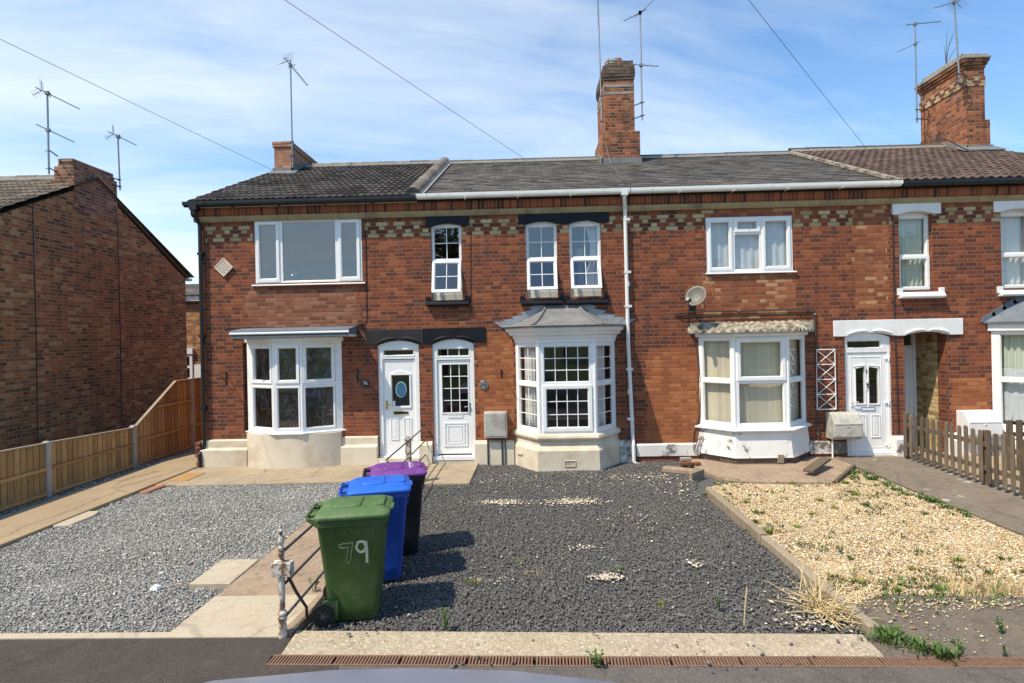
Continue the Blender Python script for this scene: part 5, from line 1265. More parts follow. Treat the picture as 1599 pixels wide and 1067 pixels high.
def picket_fence():
    root = thing('picket_fence', 'weathered grey picket fence with rounded pales along the right side path', 'fence', (6.85, -2, 0))
    A, B = Vector((6.90, -.32, 0)), Vector((6.74, -5.6, 0)); t = (B - A).normalized(); n = Vector((t.y, -t.x, 0)); L = (B - A).length
    M = Matrix(((t.x, n.x, 0, A.x), (t.y, n.y, 0, A.y), (0, 0, 1, 0), (0, 0, 0, 1)))
    rl = R_
    for z in (.26, .62):
        mb = MB(); mb.tf = M; mb.box(-.02, L, -.035, -.005, z - .035, z + .035, col=rl.random()); mb.build('rail', 'old_wood', root, bevel=.004)
    s = 0.0; k = 0
    while s < L:
        h = .84 + rl.uniform(-.015, .015); w = .075; mb = MB(); mb.tf = M @ Matrix.Translation((s, 0, 0)) @ Matrix.Rotation(rl.uniform(-.02, .02), 4, 'Y')
        pts = [(0, .06), (w, .06), (w, h - .03)] + [(w / 2 + w / 2 * math.cos(a), h - .03 + .03 * math.sin(a)) for a in (.5, 1.05, 1.57, 2.1, 2.6)] + [(0, h - .03)]
        mb.prism(pts, -.003, .016, 'y', col=rl.random()); mb.build('pale', 'old_wood', root, bevel=.003); s += .148 + rl.uniform(-.006, .006); k += 1
    for s in (-.06, 1.83, 3.65):
        mb = MB(); mb.tf = M; mb.box(s - .04, s + .04, -.115, -.036, -.1, .82 + rl.uniform(-.02, .03), col=.3); mb.build('post', 'old_wood', root, bevel=.006)
picket_fence()
def side_fence():
    root = thing('picket_fence', 'dark stained double post with pales standing behind the grey picket fence', 'fence', (8.9, -1.2, 0))
    x, _ = W(1583, 700, -1.3)
    for i in range(7):
        mb = MB(); mb.box(x - .10 + i * .16, x + .0 + i * .16, -1.3, -1.27, .0, .80 + .03 * (i < 2), col=R_.random() * .4); mb.build('pale', 'old_wood', root, bevel=.004)
    mb = MB(); mb.box(x - .1, x + 1.2, -1.268, -1.235, .55, .62, col=.2); mb.build('rail', 'old_wood', root)
side_fence()

# iron handrail between the path and the drive
def railing():
    root = thing('iron_railing', 'old iron handrail with white cast posts between garden path and slate drive', 'railing', (-2.0, -3, 0)); x = -2.005
    yf = G(440, 994)[1]
    p = MB(); prof = [(.052, -.05), (.052, .10), (.044, .13), (.056, .16), (.060, .185), (.045, .20), (.058, .215), (.058, .23), (.036, .25), (.040, .60), (.036, .62), (.036, .70), (.044, .715), (.030, .73), (.040, .77), (.040, .79), (.026, .80), (.038, .82), (.034, .845), (.022, .855), (.044, .90), (.036, .93), (.018, .95), (.026, .975), (.032, 1.0), (.012, 1.02), (.018, 1.035), (.004, 1.055)]
    sc = .86; p.lathe([(r * .62, h * sc) for r, h in prof], (x - .025, yf, 0), 14)
    p.box(x - .095, x + .065, yf - .042, yf + .034, .50, .61); po = p.build('post', 'cast_white', root, bevel=.002)
    for yy, h in ((-3.15, .72), (-1.55, .76)):
        p = MB(); p.box(x - .045, x + .045, yy - .045, yy + .045, -.2, h - .06); p.lathe([(.05, h - .06), (.075, h - .045), (.075, h - .02), (.06, h), (.03, h + .01)], (x, yy, 0), 10); p.build('post', 'cast_white', root, bevel=.01)
    for z in (.70, .43, .165):
        r = MB(); r.tube([(x, yf, z), (x, -3, z + .002), (x + .02, -.02, z)], .012, 8); r.build('rail', 'rail_paint', root)
    r = MB(); r.tube([(x, yf + .02, .52), (x + .03, yf + .14, .30), (x + .06, yf + .28, .10), (x + .05, yf + .30, -.02)], [.014, .013, .012, .014], 8); r.build('stay', 'iron_dark', root)
railing()

pbr('hub_grey', (.10, .10, .10), .5, .3, 20)
# ================================================================ WHEELIE BINS
def wheelie_bin(label, body_m, lid_m, marks=None):
    root = thing('wheelie_bin', label, 'wheelie bin', (0, 0, 0), 'wheelie bins by the path railing')
    def ring(xa, xb, hy, z, r=.05, n=3):
        pts = []
        for cx, cy, a0 in ((xb - r, hy - r, 0), (xa + r, hy - r, 90), (xa + r, -hy + r, 180), (xb - r, -hy + r, 270)):
            for k in range(n + 1):
                a = RAD(a0 + 90 * k / n); pts.append((cx + r * math.cos(a), cy + r * math.sin(a), z))
        return pts
    mb = MB()
    mb.loft([ring(-.19, .22, .20, .01, .05), ring(-.215, .235, .215, .035, .05), ring(-.225, .245, .222, .16, .05), ring(-.235, .262, .232, .3, .05), ring(-.30, .315, .27, .885, .055), ring(-.30, .318, .272, .888, .055), ring(-.32, .340, .288, .90, .055), ring(-.325, .345, .29, .955, .055)])
    # axle recess housings and rim ribs
    for s in (-1, 1): mb.box(-.26, -.12, s * .235 - .02, s * .235 + .02, .05, .22)
    for k in range(4):
        for s in (-1, 1): mb.box(-.16 + k * .12, -.148 + k * .12, s * .262 - .012, s * .262 + .012, .80, .90)
    for k in range(3): mb.box(.316, .33, -.15 + k * .15 - .006, -.15 + k * .15 + .006, .80, .90)
    bd = mb.build('body', body_m, root, bevel=.006); smooth_angle(bd, 38)
    lid = MB()
    lid.loft([ring(-.315, .352, .298, .956, .06), ring(-.318, .362, .305, .965, .06), ring(-.318, .362, .305, .990, .06), ring(-.30, .345, .288, 1.006, .07), ring(-.285, .325, .268, 1.012, .07), ring(-.26, .30, .24, 1.032, .08), ring(-.2, .24, .18, 1.038, .08)])
    lid.loft([ring(-.17, .09, .17, 1.034, .04), ring(-.165, .085, .165, 1.05, .04), ring(-.15, .07, .15, 1.054, .04)])
    lid.box(.20, .30, -.14, .14, 1.02, 1.048); lid.box(.325, .385, -.09, .09, .975, .992)
    for s in (-1, 1): lid.box(-.36, -.28, s * .16 - .05, s * .16 + .05, .975, 1.004)
    ld = lid.build('lid', lid_m, root, bevel=.006, seg=2); smooth_angle(ld, 38)
    h = MB(); h.tube([(-.31, -.255, .93), (-.375, -.245, .965), (-.395, -.2, .975), (-.395, 0, .978), (-.395, .2, .975), (-.375, .245, .965), (-.31, .255, .93)], .016, 8)
    for y in (-.13, 0, .13): h.box(-.39, -.31, y - .012, y + .012, .95, .985)
    for s in (-1, 1): h.loft([[(-.30, s * .27, .90), (-.30, s * .245, .90), (-.30, s * .245, .97), (-.30, s * .27, .97)], [(-.38, s * .255, .955), (-.38, s * .238, .955), (-.38, s * .238, .985), (-.38, s * .255, .985)]])
    h.build('handle', body_m, root, bevel=.004)
    for s in (-1, 1):
        wl = MB(); c = (-.255, s * .255, .10); wl.lathe([(.055, -.022), (.092, -.024), (.10, -.015), (.10, .015), (.092, .024), (.055, .022)], c, 24, axis='y'); ww = wl.build('wheel', 'tyre', root); smooth_angle(ww, 40)
        hb = MB(); hb.lathe([(.056, -.014), (.05, -.018), (.02, -.012), (.018, -.026), (.0, -.028)] if s < 0 else [(.056, .014), (.05, .018), (.02, .012), (.018, .026), (.0, .028)], c, 16, axis='y')
        for k in range(6):
            a = k * math.pi / 3; hb.tf = Matrix.Translation(c) @ Matrix.Rotation(a, 4, 'Y'); hb.box(.015, .055, s * .012, s * .022, -.006, .006)
        hb.tf = None; hb.build('hub', 'hub_grey', ww)
    ax = MB(); ax.tube([(-.255, -.25, .10), (-.255, .25, .10)], .012, 8); ax.build('axle', 'iron_dark', root)
    return root
bn = wheelie_bin('green wheelie bin painted with the number 79, nearest the pavement', 'bin_green', 'bin_lid_green')
slope = math.atan2(.055, .6)
def side_text(bin_, body, x, z, size, m, name='painted_number', bold=True):
    cu = bpy.data.curves.new(name, 'FONT'); cu.body = body; cu.size = size; cu.extrude = .0008; cu.align_x = 'CENTER'; cu.align_y = 'CENTER'; cu.offset = .003 if bold else 0; cu.materials.append(MAT[m])
    o = bpy.data.objects.new(name, mesh_of(cu)); COL.objects.link(o); o.parent = bin_
    y = -(.232 + (z - .3) / .585 * .038) - .0012; o.location = (x, y, z); o.rotation_euler = (RAD(90) + math.atan2(.038, .585), 0, 0); return o
def front_text(bin_, body, y, z, size, m, name='printed_mark'):
    cu = bpy.data.curves.new(name, 'FONT'); cu.body = body; cu.size = size; cu.extrude = .0006; cu.align_x = 'CENTER'; cu.align_y = 'CENTER'; cu.materials.append(MAT[m])
    o = bpy.data.objects.new(name, mesh_of(cu)); COL.objects.link(o); o.parent = bin_
    x = .262 + (z - .3) / .585 * .053 + .0014; o.location = (x, y, z); o.rotation_euler = (RAD(90) + math.atan2(.053, .585), 0, RAD(90)); return o
def stroke(bin_, runs, r):
    for pts, rr in runs:
        mb = MB()
        for k in range(2):
            q = []
            for x, z in pts:
                x += R_.uniform(-.004, .004); z += R_.uniform(-.004, .004); q.append((x, -(.232 + (z - .3) / .585 * .038) - .0006, z))
            for a, b in zip(q, q[1:]):
                a, b = Vector(a), Vector(b); d = (b - a).normalized(); n = Vector((-d.z, 0, d.x)) * rr; u = Vector((0, -.0012, 0)); a -= d * rr * .5; b += d * rr * .5
                mb.hexa([a - n, b - n, b + n, a + n, a - n + u * (1 + k), b - n + u * (1 + k), b + n + u * (1 + k), a + n + u * (1 + k)])
        mb.build('painted_number', 'chalk_paint' if rr > .005 else 'chalk_faint', bin_)
ring9 = [(.10 + .042 * math.cos(a), .70 + .048 * math.sin(a)) for a in [2 * math.pi * k / 14 for k in range(15)]]
stroke(bn, [([(-.10, .725), (-.06, .742), (-.02, .738), (.028, .742), (.012, .66), (.0, .575), (-.022, .555), (-.038, .575), (-.026, .64), (-.014, .70), (-.07, .70), (-.10, .712)], .0035), (ring9, .010), ([(.142, .745), (.148, .66), (.152, .555)], .0125)], 0)
bb = wheelie_bin('blue wheelie bin standing between the green bin and the purple lidded one', 'bin_blue', 'bin_lid_blue')
front_text(bb, 'MIXED RECYCLING', -.0, .80, .045, 'print_white'); front_text(bb, 'LID CLOSED', 0, .74, .04, 'print_white')
mb = MB()
for k in range(3):
    a = k * 2 * math.pi / 3; mb.tf = Matrix.Translation((.262 + .37 / .585 * .053 + .001, 0, .67)) @ Matrix.Rotation(math.atan2(.053, .585), 4, 'Y') @ Matrix.Rotation(a, 4, 'X')
    mb.box(0, .0015, -.03, .03, -.032, -.022); mb.prism([(.03, -.042), (.05, -.027), (.03, -.012)], 0, .0015, 'x')
mb.build('printed_mark', 'print_white', bb)
bp = wheelie_bin('black wheelie bin with a purple lid, farthest from the pavement', 'bin_black', 'bin_lid_purple')
for i, (s, sz) in enumerate((('PAPER AND CARD', .040), ('clean and dry only', .032))):
    cu = bpy.data.curves.new('printed_mark', 'FONT'); cu.body = s; cu.size = sz; cu.extrude = .0006; cu.align_x = 'CENTER'; cu.materials.append(MAT['print_white'])
    o = bpy.data.objects.new('printed_mark', mesh_of(cu)); COL.objects.link(o); o.parent = bp; o.location = (.16 - i * .05 - .05, 0, 1.0555 if False else 1.0395); o.rotation_euler = (0, 0, RAD(-90)); o.location.x = .15 + i * .045
for b, (x, y, rz, z) in ((bn, (-1.58, -5.86, 9, -.03)), (bb, (-1.57, -5.09, 14, -.035)), (bp, (-1.53, -4.41, 14, -.04))):
    b.scale = (.92, .92, .94); b.location = (x, y, z); b.rotation_euler = (0, 0, RAD(rz))

# ================================================================ THINGS ON THE WALLS
def meter_box(label, r, m, depth=.22, legs=True, hood=True):
    x0, x1, z0, z1 = r; root = thing('meter_box', label, 'meter box', ((x0 + x1) / 2, 0, z0))
    mb = MB(); d = depth
    if hood: mb.prism([(0, z0), (-d * .8, z0), (-d, z0 + .06), (-d, z0 + (z1 - z0) * .62), (-d * .72, z1 - .03), (-d * .6, z1), (0, z1)], x0, x1, 'x')
    else: mb.prism([(0, z0), (-d, z0), (-d, z1 - .02), (-d + .02, z1), (0, z1)], x0, x1, 'x')
    mb.build('box', m, root, bevel=.012, seg=2)
    lid = MB(); zl = z0 + (z1 - z0) * (.60 if hood else .55)
    if hood: lid.box(x0 + .03, x1 - .03, -d - .008, -d - .0005, zl - .006, zl + .006); lid.box((x0 + x1) / 2 - .02, (x0 + x1) / 2 + .02, -d - .012, -d - .0005, zl - .05, zl - .03)
    else: lid.box(x0 + .03, x1 - .03, -d - .008, -d - .0005, z0 + .04, z1 - .04); lid.box((x0 + x1) / 2 - .03, (x0 + x1) / 2 + .02, -d - .012, -d - .0085, zl - .01, zl + .01)
    lid.build('hatch', m, root, bevel=.004)
    if legs:
        for xx, rr in ((x0 + .06, .016), (x1 - .10, .016), (x1 - .04, .011)):
            p = MB(); p.tube([(xx, -.12, z0 + .01), (xx, -.12, -.1)], rr, 8); p.build('pipe', 'iron_dark' if m == 'meter_grey' else 'peeling_paint', root)
meter_box('grey streaked gas meter box beside the grid glazed white door', R(757, 642, 792, 681.5), 'meter_grey', .2, True, False)
meter_box('lichen covered hooded meter box left of the white door numbered 80', R(1289, 643, 1333.5, 683), 'meter_lichen', .30)
meter_box('clean white hooded meter box right of the open brick porch', R(1493, 640, 1545, 680), 'white_paint', .30)

def basket_bracket(label, px, py, Lh=.30, Lv=.24):
    x, z = W(px, py); mb = MB(); mb.box(x - .016, x + .016, -.008, .0, z - Lv, z + .01); mb.box(x - .005, x + .005, -Lh, -.0085, z - .008, z + .004)
    mb.tube([(x, -.006, z - Lv + .03), (x, -Lh * .45, z - Lv * .42), (x, -Lh * .86, z - .012)], .006, 6); mb.tube([(x, -Lh, z), (x, -Lh - .02, z - .012), (x, -Lh - .012, z - .03)], .005, 6)
    tag(mb.build('basket_bracket', 'black_plastic'), label, 'bracket')
basket_bracket('black hanging basket bracket between the black downpipe and the bowed window', 353.5, 582)
basket_bracket('black hanging basket bracket above the oval number plate', 558.5, 577)
basket_bracket('rusty hanging basket bracket left of the lead roofed bay', 783, 578, .24, .14)
x, z = W(570.5, 598.5); r_ = thing('number_plate', 'small black oval house number plate reading 76', 'house number', (x, 0, z)); mb = MB()
mb.prism([(x + .082 * math.copysign(abs(math.cos(a)) ** .7, math.cos(a)), z + .055 * math.copysign(abs(math.sin(a)) ** .7, math.sin(a))) for a in [2 * math.pi * k / 20 for k in range(20)]], -.016, 0, 'y'); mb.build('plate', 'plate_black', r_, bevel=.003)
text('number', '76', .095, 'print_white', r_, (x, -.017, z), depth=.001)
x, z = W(755.5, 601.5); mb = MB(); mb.lathe([(.088, 0), (.088, -.014), (.078, -.02), (.07, -.012), (.02, -.014), (.0, -.022)], (x, 0, z), 20, axis='y'); r_ = thing('number_plaque', 'round cast metal plaque beside the grid glazed white door', 'house number', (x, 0, z)); mb.build('disc', 'plaque_metal', r_)
mb = MB(); mb.tube([(x - .02, -.02, z + .045), (x + .03, -.022, z + .03), (x - .02, -.022, z), (x + .035, -.022, z - .025), (x - .02, -.02, z - .05)], .009, 6); mb.tube([(x - .06, -.02, z - .03), (x - .055, -.022, z + .03)], .008, 6); mb.build('relief', 'chrome', r_)
x, z = W(564, 507); mb = MB(); mb.box(x - .05, x + .05, -.05, 0, z - .02, z + .02); mb.box(x - .03, x + .03, -.09, -.05, z - .03, z + .012); tag(mb.build('security_light', 'black_plastic', bevel=.006), 'small black wall light under a cable on the end house', 'light')

def wall_cable(label, pts, m='cable', r=.007, name='wall_cable'):
    mb = MB(); mb.tube(pts, r, 6); tag(mb.build(name, m), label, 'cable')
c_ = lambda px, py, y=-.012: (W(px, py)[0], y, W(px, py)[1])
wall_cable('black cable dropping beside the wide upstairs window to the wall light', [c_(569.5, 344), c_(571.5, 400), c_(572, 450), c_(573, 500), c_(566, 508)])
wall_cable('black cable sagging along the wall above the grey bay canopy', [c_(350, 513), c_(400, 510), c_(460, 512), c_(530, 509), c_(562, 508)])
wall_cable('thin dark cable down the brickwork right of the narrow upstairs window', [c_(734.5, 352), c_(735, 420), c_(735, 490), c_(731, 497), c_(690, 499)], r=.005)
wall_cable('black cable from the satellite dish down the left of the tile topped bay', [c_(1074, 485), c_(1076, 510), c_(1089, 550), c_(1094, 600), c_(1093, 650), c_(1084, 675), c_(1082, 700)], r=.008)
mb = MB()
for k in range(3):
    x, z = W(1090 + k * 3, 697); a0 = k
    mb.tube([(x + .11 * math.cos(a), -.085 - .012 * k, z + .16 * math.sin(a)) for a in [a0 + 2 * math.pi * i / 20 for i in range(19)]], .006, 6)
tag(mb.build('cable_coil', 'cable'), 'loops of slack black cable hanging beside the white bay base', 'cable')
cp = thing('conduit_pipe', 'black conduit run above and beside the tile topped bay', 'pipe', (WX(1160, 490), 0, WZ(1160, 490)))
mb = MB(); mb.tube([c_(1051, 490, -.03), c_(1090, 487, -.03), c_(1160, 485.5, -.03), c_(1268, 483, -.03), c_(1271, 486, -.03), c_(1273, 560, -.03), c_(1276, 640, -.03), c_(1277, 687, -.03), c_(1296, 688, -.03)], .014, 8); mb.build('pipe', 'iron_dark', cp)
mb = MB(); mb.tube([c_(1056, 492, -.03), c_(1066, 496, -.03), c_(1265, 490, -.03)], .009, 6); mb.build('cable', 'cable', cp)
for px, py in ((1270, 491), (1152, 485.5), (1276, 678)): mb = MB(); x, z = W(px, py); mb.lathe([(.014, -.045), (.012, -.055)], (x, 0, z), 8, axis='y'); mb.box(x - .02, x + .02, -.046, -.0, z - .012, z + .012); mb.build('clip', 'chrome', cp)

def trellis():
    x0, x1, z0, z1 = R(1274, 546, 1303, 639); root = tag(bpy.data.objects.new('trellis', None), 'narrow white metal trellis of crossed bars on the brickwork', 'trellis'); COL.objects.link(root); root.location = (x0, 0, z0)
    mb = MB(); y = -.035
    for x in (x0, x1): mb.tube([(x, y, z0), (x, y, z1 + .01)], .010, 6)
    n = 4
    for i in range(n + 1):
        z = z0 + (z1 - z0) * i / n; mb.tube([(x0, y, z), (x1, y, z)], .010, 6)
        if i < n:
            z2 = z0 + (z1 - z0) * (i + 1) / n; mb.tube([(x0, y - .01, z), (x1, y - .01, z2)], .007, 6); mb.tube([(x0, y + .008, z2), (x1, y + .008, z)], .007, 6)
    mb.build('lattice', 'white_paint', root)
    for i in (0, 2, 4):
        mb = MB(); z = z0 + (z1 - z0) * i / n
        for x in (x0, x1): mb.tube([(x, y, z), (x, 0, z)], .007, 6)
        mb.build('bracket', 'white_paint', root)
trellis()

def dish():
    x, z = W(1080, 465.5); y = -.30; root = thing('satellite_dish', 'grey satellite dish on the brick wall above the tile topped bay', 'satellite dish', (x, 0, z))
    T = Matrix.Translation((x, y, z)) @ Matrix.Rotation(RAD(-30), 4, 'Z') @ Matrix.Rotation(RAD(-24), 4, 'X') @ Matrix.Rotation(RAD(22), 4, 'Y')
    mb = MB(); mb.tf = T; rings = []
    for k in range(7):
        r = .20 * k / 6; rings.append([(r * .93 * math.cos(a), -.30 * r * r / .2 + .012, r * 1.05 * math.sin(a)) for a in [2 * math.pi * i / 28 for i in range(28)]])
    mb.loft(rings, 0, False, True); o = mb.build('reflector', 'dish', root, smooth=True); s = o.modifiers.new('thick', 'SOLIDIFY'); s.thickness = .006; s.offset = 1
    mb = MB(); mb.tf = T; mb.tube([(0, .02, -.17), (0, -.06, -.24), (-.0, -.24, -.22)], .011, 6); mb.box(-.03, .03, -.30, -.22, -.24, -.16); mb.lathe([(.03, .0), (.034, .05)], (0, -.22, -.17), 10, axis='y'); mb.build('receiver_arm', 'black_plastic', root, bevel=.004)
    mb = MB(); mb.tf = T; mb.box(-.06, .06, .02, .06, -.08, .05); mb.tf = None; mb.tube([(x, y + .05, z - .02), (x, y + .09, z - .20), (x, 0, z - .20)], .016, 8); mb.box(x - .06, x + .06, -.012, 0, z - .28, z - .12); mb.build('mount', 'black_plastic', root, bevel=.004)
dish()

# ================================================================ CURTAINS AND BLINDS
CG = None
M79, L79 = b79.facet(0); M79b, _ = b79.facet(2)
zt, zb = 2.24, .66
curtain('curtain', 'pale curtain gathered in the left side of the lead roofed bay', 'curtain', .10, .46, zb, zt, .13, 4, 'curtain_white', tf=M79)
curtain('curtain', 'pale curtain in the right side of the lead roofed bay', 'curtain', .18, .50, zb, zt, .13, 4, 'curtain_white', tf=M79b)
r = H79[2]; curtain('curtain', 'white curtain in the upstairs window above the lead bay, nearest the white downpipe', 'curtain', r[0] + .30, r[1] + .05, r[2], r[3], .21, 4, 'curtain_white', gather=(.35, .35, 0))
curtain('curtain', 'dusky curtain edge in the upstairs window nearest the white downpipe', 'curtain', r[0] + .16, r[0] + .29, r[2], r[3] - .5, .22, 2, 'curtain_dark')
r = H80[0]
mb = MB(); n = 60; rings = [[(r[0] + .02 + (r[1] - r[0] - .04) * i / n, .11 + .012 * math.sin(i * 1.1), z) for i in range(n + 1)] for z in (r[3] - .02, r[2] + .02)]; mb.loft(rings, 0, False, False); tag(mb.build('net_curtain', 'net', smooth=True), 'pale net curtain behind the four light upstairs window', 'net curtain')
def blind(i, lab):
    M, L = b80.facet(i); mb = MB(); mb.tf = M; x = .05; zt, zb = W(1190, 530, -.5)[1], W(1190, 664, -.5)[1]
    while x < L - .08:
        mb.box(x, x + .083, .12 + .004 * math.sin(x * 60), .122 + .004 * math.sin(x * 60), zb, zt, col=R_.random()); x += .0845
    tag(mb.build('vertical_blind', 'blind'), lab, 'blind')
blind(0, 'beige vertical blind in the left side of the tile topped bay'); blind(1, 'beige vertical blind across the front of the tile topped bay'); blind(2, 'beige vertical blind in the narrow right side of the tile topped bay')
r = H81[0]; curtain('curtain', 'pale green curtain filling the narrow window over the porch', 'curtain', r[0] - .05, r[1] + .05, r[2], r[3], .225, 8, 'curtain_green', amp=.022)
r = H81[1]; curtain('curtain', 'white curtain in the upstairs window at the right edge', 'curtain', r[0] - .05, r[1] + .05, r[2], r[3], .225, 6, 'curtain_white', amp=.022)
M, L = b81.facet(0); curtain('curtain', 'patterned white curtain in the bay at the right edge', 'curtain', .10, L - .05, .62, 2.36, .17, 6, 'curtain_green', tf=M)
mb = MB(); mb.tf = M; n = 30; mb.loft([[(.08 + (L - .13) * i / n, .13 + .012 * math.sin(i * .9), z) for i in range(n + 1)] for z in (1.6, .62)], 0, False, False); tag(mb.build('net_curtain', 'net', smooth=True), 'flowered half net in the bay window at the right edge', 'net curtain')

# ================================================================ AERIALS AND OVERHEAD CABLES
def aerial(label, base, top, yagis, bracket=None, lean=0.):
    root = thing('tv_aerial', label, 'TV aerial', base, 'aerials on the chimneys')
    b, tp = Vector(base), Vector((base[0] + lean, base[1], top)); mb = MB(); mb.tube([b, tp], .019, 8); mb.build('mast', 'galv', root)
    for (z, az, tilt, L, n, half, refl) in yagis:
        d = Vector((math.cos(az) * math.cos(tilt), math.sin(az) * math.cos(tilt), math.sin(tilt))); p = b.lerp(tp, (z - b.z) / (tp.z - b.z)); sd = Vector((-d.y, d.x, 0)).normalized(); up = d.cross(sd)
        m = MB(); s = p - d * .22; e = p + d * L; m.tube([s, e], .011, 6)
        for k in range(n):
            q = s.lerp(e, (k + .5) / n * .98 + .01); m.tube([q - sd * half * (1 - .3 * k / n), q + sd * half * (1 - .3 * k / n)], .0045, 5)
        m.box(p.x - .035, p.x + .035, p.y - .035, p.y + .035, p.z - .04, p.z + .03)
        if refl:
            q = s + d * .12
            for sg in (1, -1):
                e2 = q - d * .02 + (up * sg * .19 - d * .07); m.tube([q, e2], .007, 5)
                for k in range(4): c = q.lerp(e2, (k + .6) / 4); m.tube([c - sd * .2, c + sd * .2], .0035, 5)
            m.tube([p + d * .04 + sd * .12 + up * .03, p + d * .04 - sd * .12 + up * .03, p + d * .04 - sd * .12 - up * .03, p + d * .04 + sd * .12 - up * .03, p + d * .04 + sd * .12 + up * .03], .006, 5)
        m.build('antenna', 'galv', root)
    if bracket:
        for z, q in bracket: m = MB(); p = b.lerp(tp, (z - b.z) / (tp.z - b.z)); m.tube([p + Vector((-.05, -.02, 0)), p + Vector((.05, -.02, 0)), Vector((q[0], q[1], z))], .013, 6); m.build('bracket', 'iron_dark', root)
    return root
def at(px, py, Y): x, z = W(px, py, Y); return x, Y, z
bx, by, bz = at(76.5, 272, 1.15); _, _, tz = at(77, 142, 1.15)
aerial('tall mast with two stacked aerials on the dark gable chimney', (bx, by, bz), tz, [(tz - .05, RAD(30), -.42, .62, 8, .05, True), (tz - .85, RAD(30), -.42, .50, 9, .05, False)], [(bz + .12, (GX - .42, 1.5)), (bz + .5, (GX - .42, 1.5))])
bx, by, bz = at(187.5, 297, 2.85); _, _, tz = at(185, 211, 2.85)
aerial('shorter aerial at the back of the dark gable chimney', (bx, by, bz), tz, [(tz - .03, RAD(30), -.42, .42, 7, .05, True)], [(bz + .08, (GX - .05, 2.70)), (bz + .25, (GX - .05, 2.70))], -.03)
bx, by, bz = at(457, 262, 3.16); _, _, tz = at(459, 94, 3.16)
aerial('slim aerial mast on the small pinkish chimney of the end house', (bx, by, bz), tz, [(tz - .12, RAD(62), -.55, .62, 12, .07, True)], [(bz + .3, (-5.9, 3.26)), (bz + .65, (-5.9, 3.26))], 0)
bx, by, bz = at(940, 196, 3.7); _, _, tz = at(937, -12, 3.7)
aerial('very tall mast clamped to the left of the central brick chimney', (bx, by, bz), tz, [(tz - .05, RAD(215), .1, .6, 6, .08, False)], [(bz + .1, (2.2, 3.55)), (bz + .75, (2.2, 3.55))], -.04)
bx, by, bz = at(1003, 188, 3.4); _, _, tz = at(1001, 18, 3.4)
aerial('mast with crossed aerials clamped to the right of the central brick chimney', (bx, by, bz), tz, [(tz - .03, RAD(200), -.55, .55, 6, .08, False), (tz - .03, RAD(20), .75, .55, 5, .08, False), (tz - 1.35, RAD(5), -.06, .45, 6, .07, False)], [(bz + .12, (2.84, 3.6)), (bz + .45, (2.84, 3.6))], 0)
bx, by, bz = at(1432, 192, 4.6); _, _, tz = at(1426, 36, 4.6)
aerial('mast with two spread aerials behind the far right brick chimney', (bx, by, bz), tz, [(tz - .03, RAD(-5), .02, .65, 7, .08, False), (tz - .56, RAD(205), -.45, .85, 10, .06, False)], [(bz + .1, (11.02, 4.7)), (bz + .35, (11.02, 4.7))], 0)
bx, by, bz = at(1499, 135, 3.3); _, _, tz = at(1488, 2, 3.3)
aerial('leaning mast on the front corner of the far right brick chimney', (bx, by, bz), tz, [(tz - .03, RAD(200), -.35, .75, 8, .06, True)], [(bz + .05, (11.05, 3.42)), (bz + .3, (11.05, 3.42))], -.10)
mb = MB(); x, y, z = at(1502, 127, 3.3); mb.tube([(x + .10 * math.cos(a), y - .03 + .02 * math.sin(3 * a), z + .10 * math.sin(a)) for a in [2 * math.pi * i / 18 for i in range(35)]], .014, 6); tag(mb.build('cable_coil', 'cable_grey'), 'coiled grey cable hung on the corner of the far right chimney', 'cable')
mb = MB(); mb.tube([at(1452, 222, 3.5), at(1470, 217, 3.38), at(1482, 219, 3.3), at(1500, 230, 3.1), at(1520, 238, 2.9)], .013, 6); tag(mb.build('roof_cable', 'cable'), 'black cable looped over the pantiles below the far right chimney', 'cable')
mb = MB(); mb.tube([at(946, 222, 3.45), at(950, 243, 3.3), at(957, 262, 2.4), at(985, 288, .9)], .009, 6); tag(mb.build('roof_cable', 'cable_grey'), 'pale cable trailing down the slates below the central chimney', 'cable')
mb = MB(); br = MB(); x, y, z = at(1477, 97, 4.2)
for k in range(5):
    e = Vector((x + R_.uniform(-.25, .45), y + R_.uniform(-.1, .1), z + R_.uniform(.25, .85))); m_ = Vector((x, y, z)).lerp(e, .5) + Vector((R_.uniform(-.08, .08), 0, .05)); br.tube([(x, y, z - .05), m_, e], [.009, .006, .002], 5)
tag(br.build('twig_plant', 'bark'), 'bare twiggy weed growing from the far right chimney top', 'plant')

pole_top = Vector((-17.6, -25.0, 10.75))
pr = thing('telegraph_pole', 'tall wooden telegraph pole across the road carrying the overhead cables', 'telegraph pole', (pole_top.x, pole_top.y, 0))
mb = MB(); mb.tube([(pole_top.x, pole_top.y, -.2), (pole_top.x, pole_top.y, 5), (pole_top.x, pole_top.y, 11.2)], [.15, .13, .10], 12); mb.build('pole', 'pole_wood', pr)
mb = MB(); mb.lathe([(.16, 10.6), (.16, 10.76), (.1, 10.76)], (pole_top.x, pole_top.y, 0), 14); mb.build('ring_head', 'iron_dark', pr)
def wire(label, p, mid_px, sag):
    p = Vector(p); d = Vector(ray(*mid_px)); n = 24; pts = []
    for i in range(n + 1):
        s = i / n; q = p.lerp(pole_top, s); q.z -= sag * 4 * s * (1 - s); pts.append(q)
    mb = MB(); mb.tube(pts, .0048, 5); tag(mb.build('overhead_cable', 'cable_grey'), label, 'cable')
wire('overhead cable running to the ridge end of the end house', at(430, 268, 3.2), (0, 52), .15)
wire('overhead cable running to the slate roof of the middle house', at(822, 250, 4.2), (465, 0), .15)
wire('overhead cable running to the roof left of the far right chimney', at(1355, 235, 4.2), (1218, 0), .15)

pbr('moss_brown', (.15, .125, .045), .9, .3, 30, tonevar=.5, bump=0)
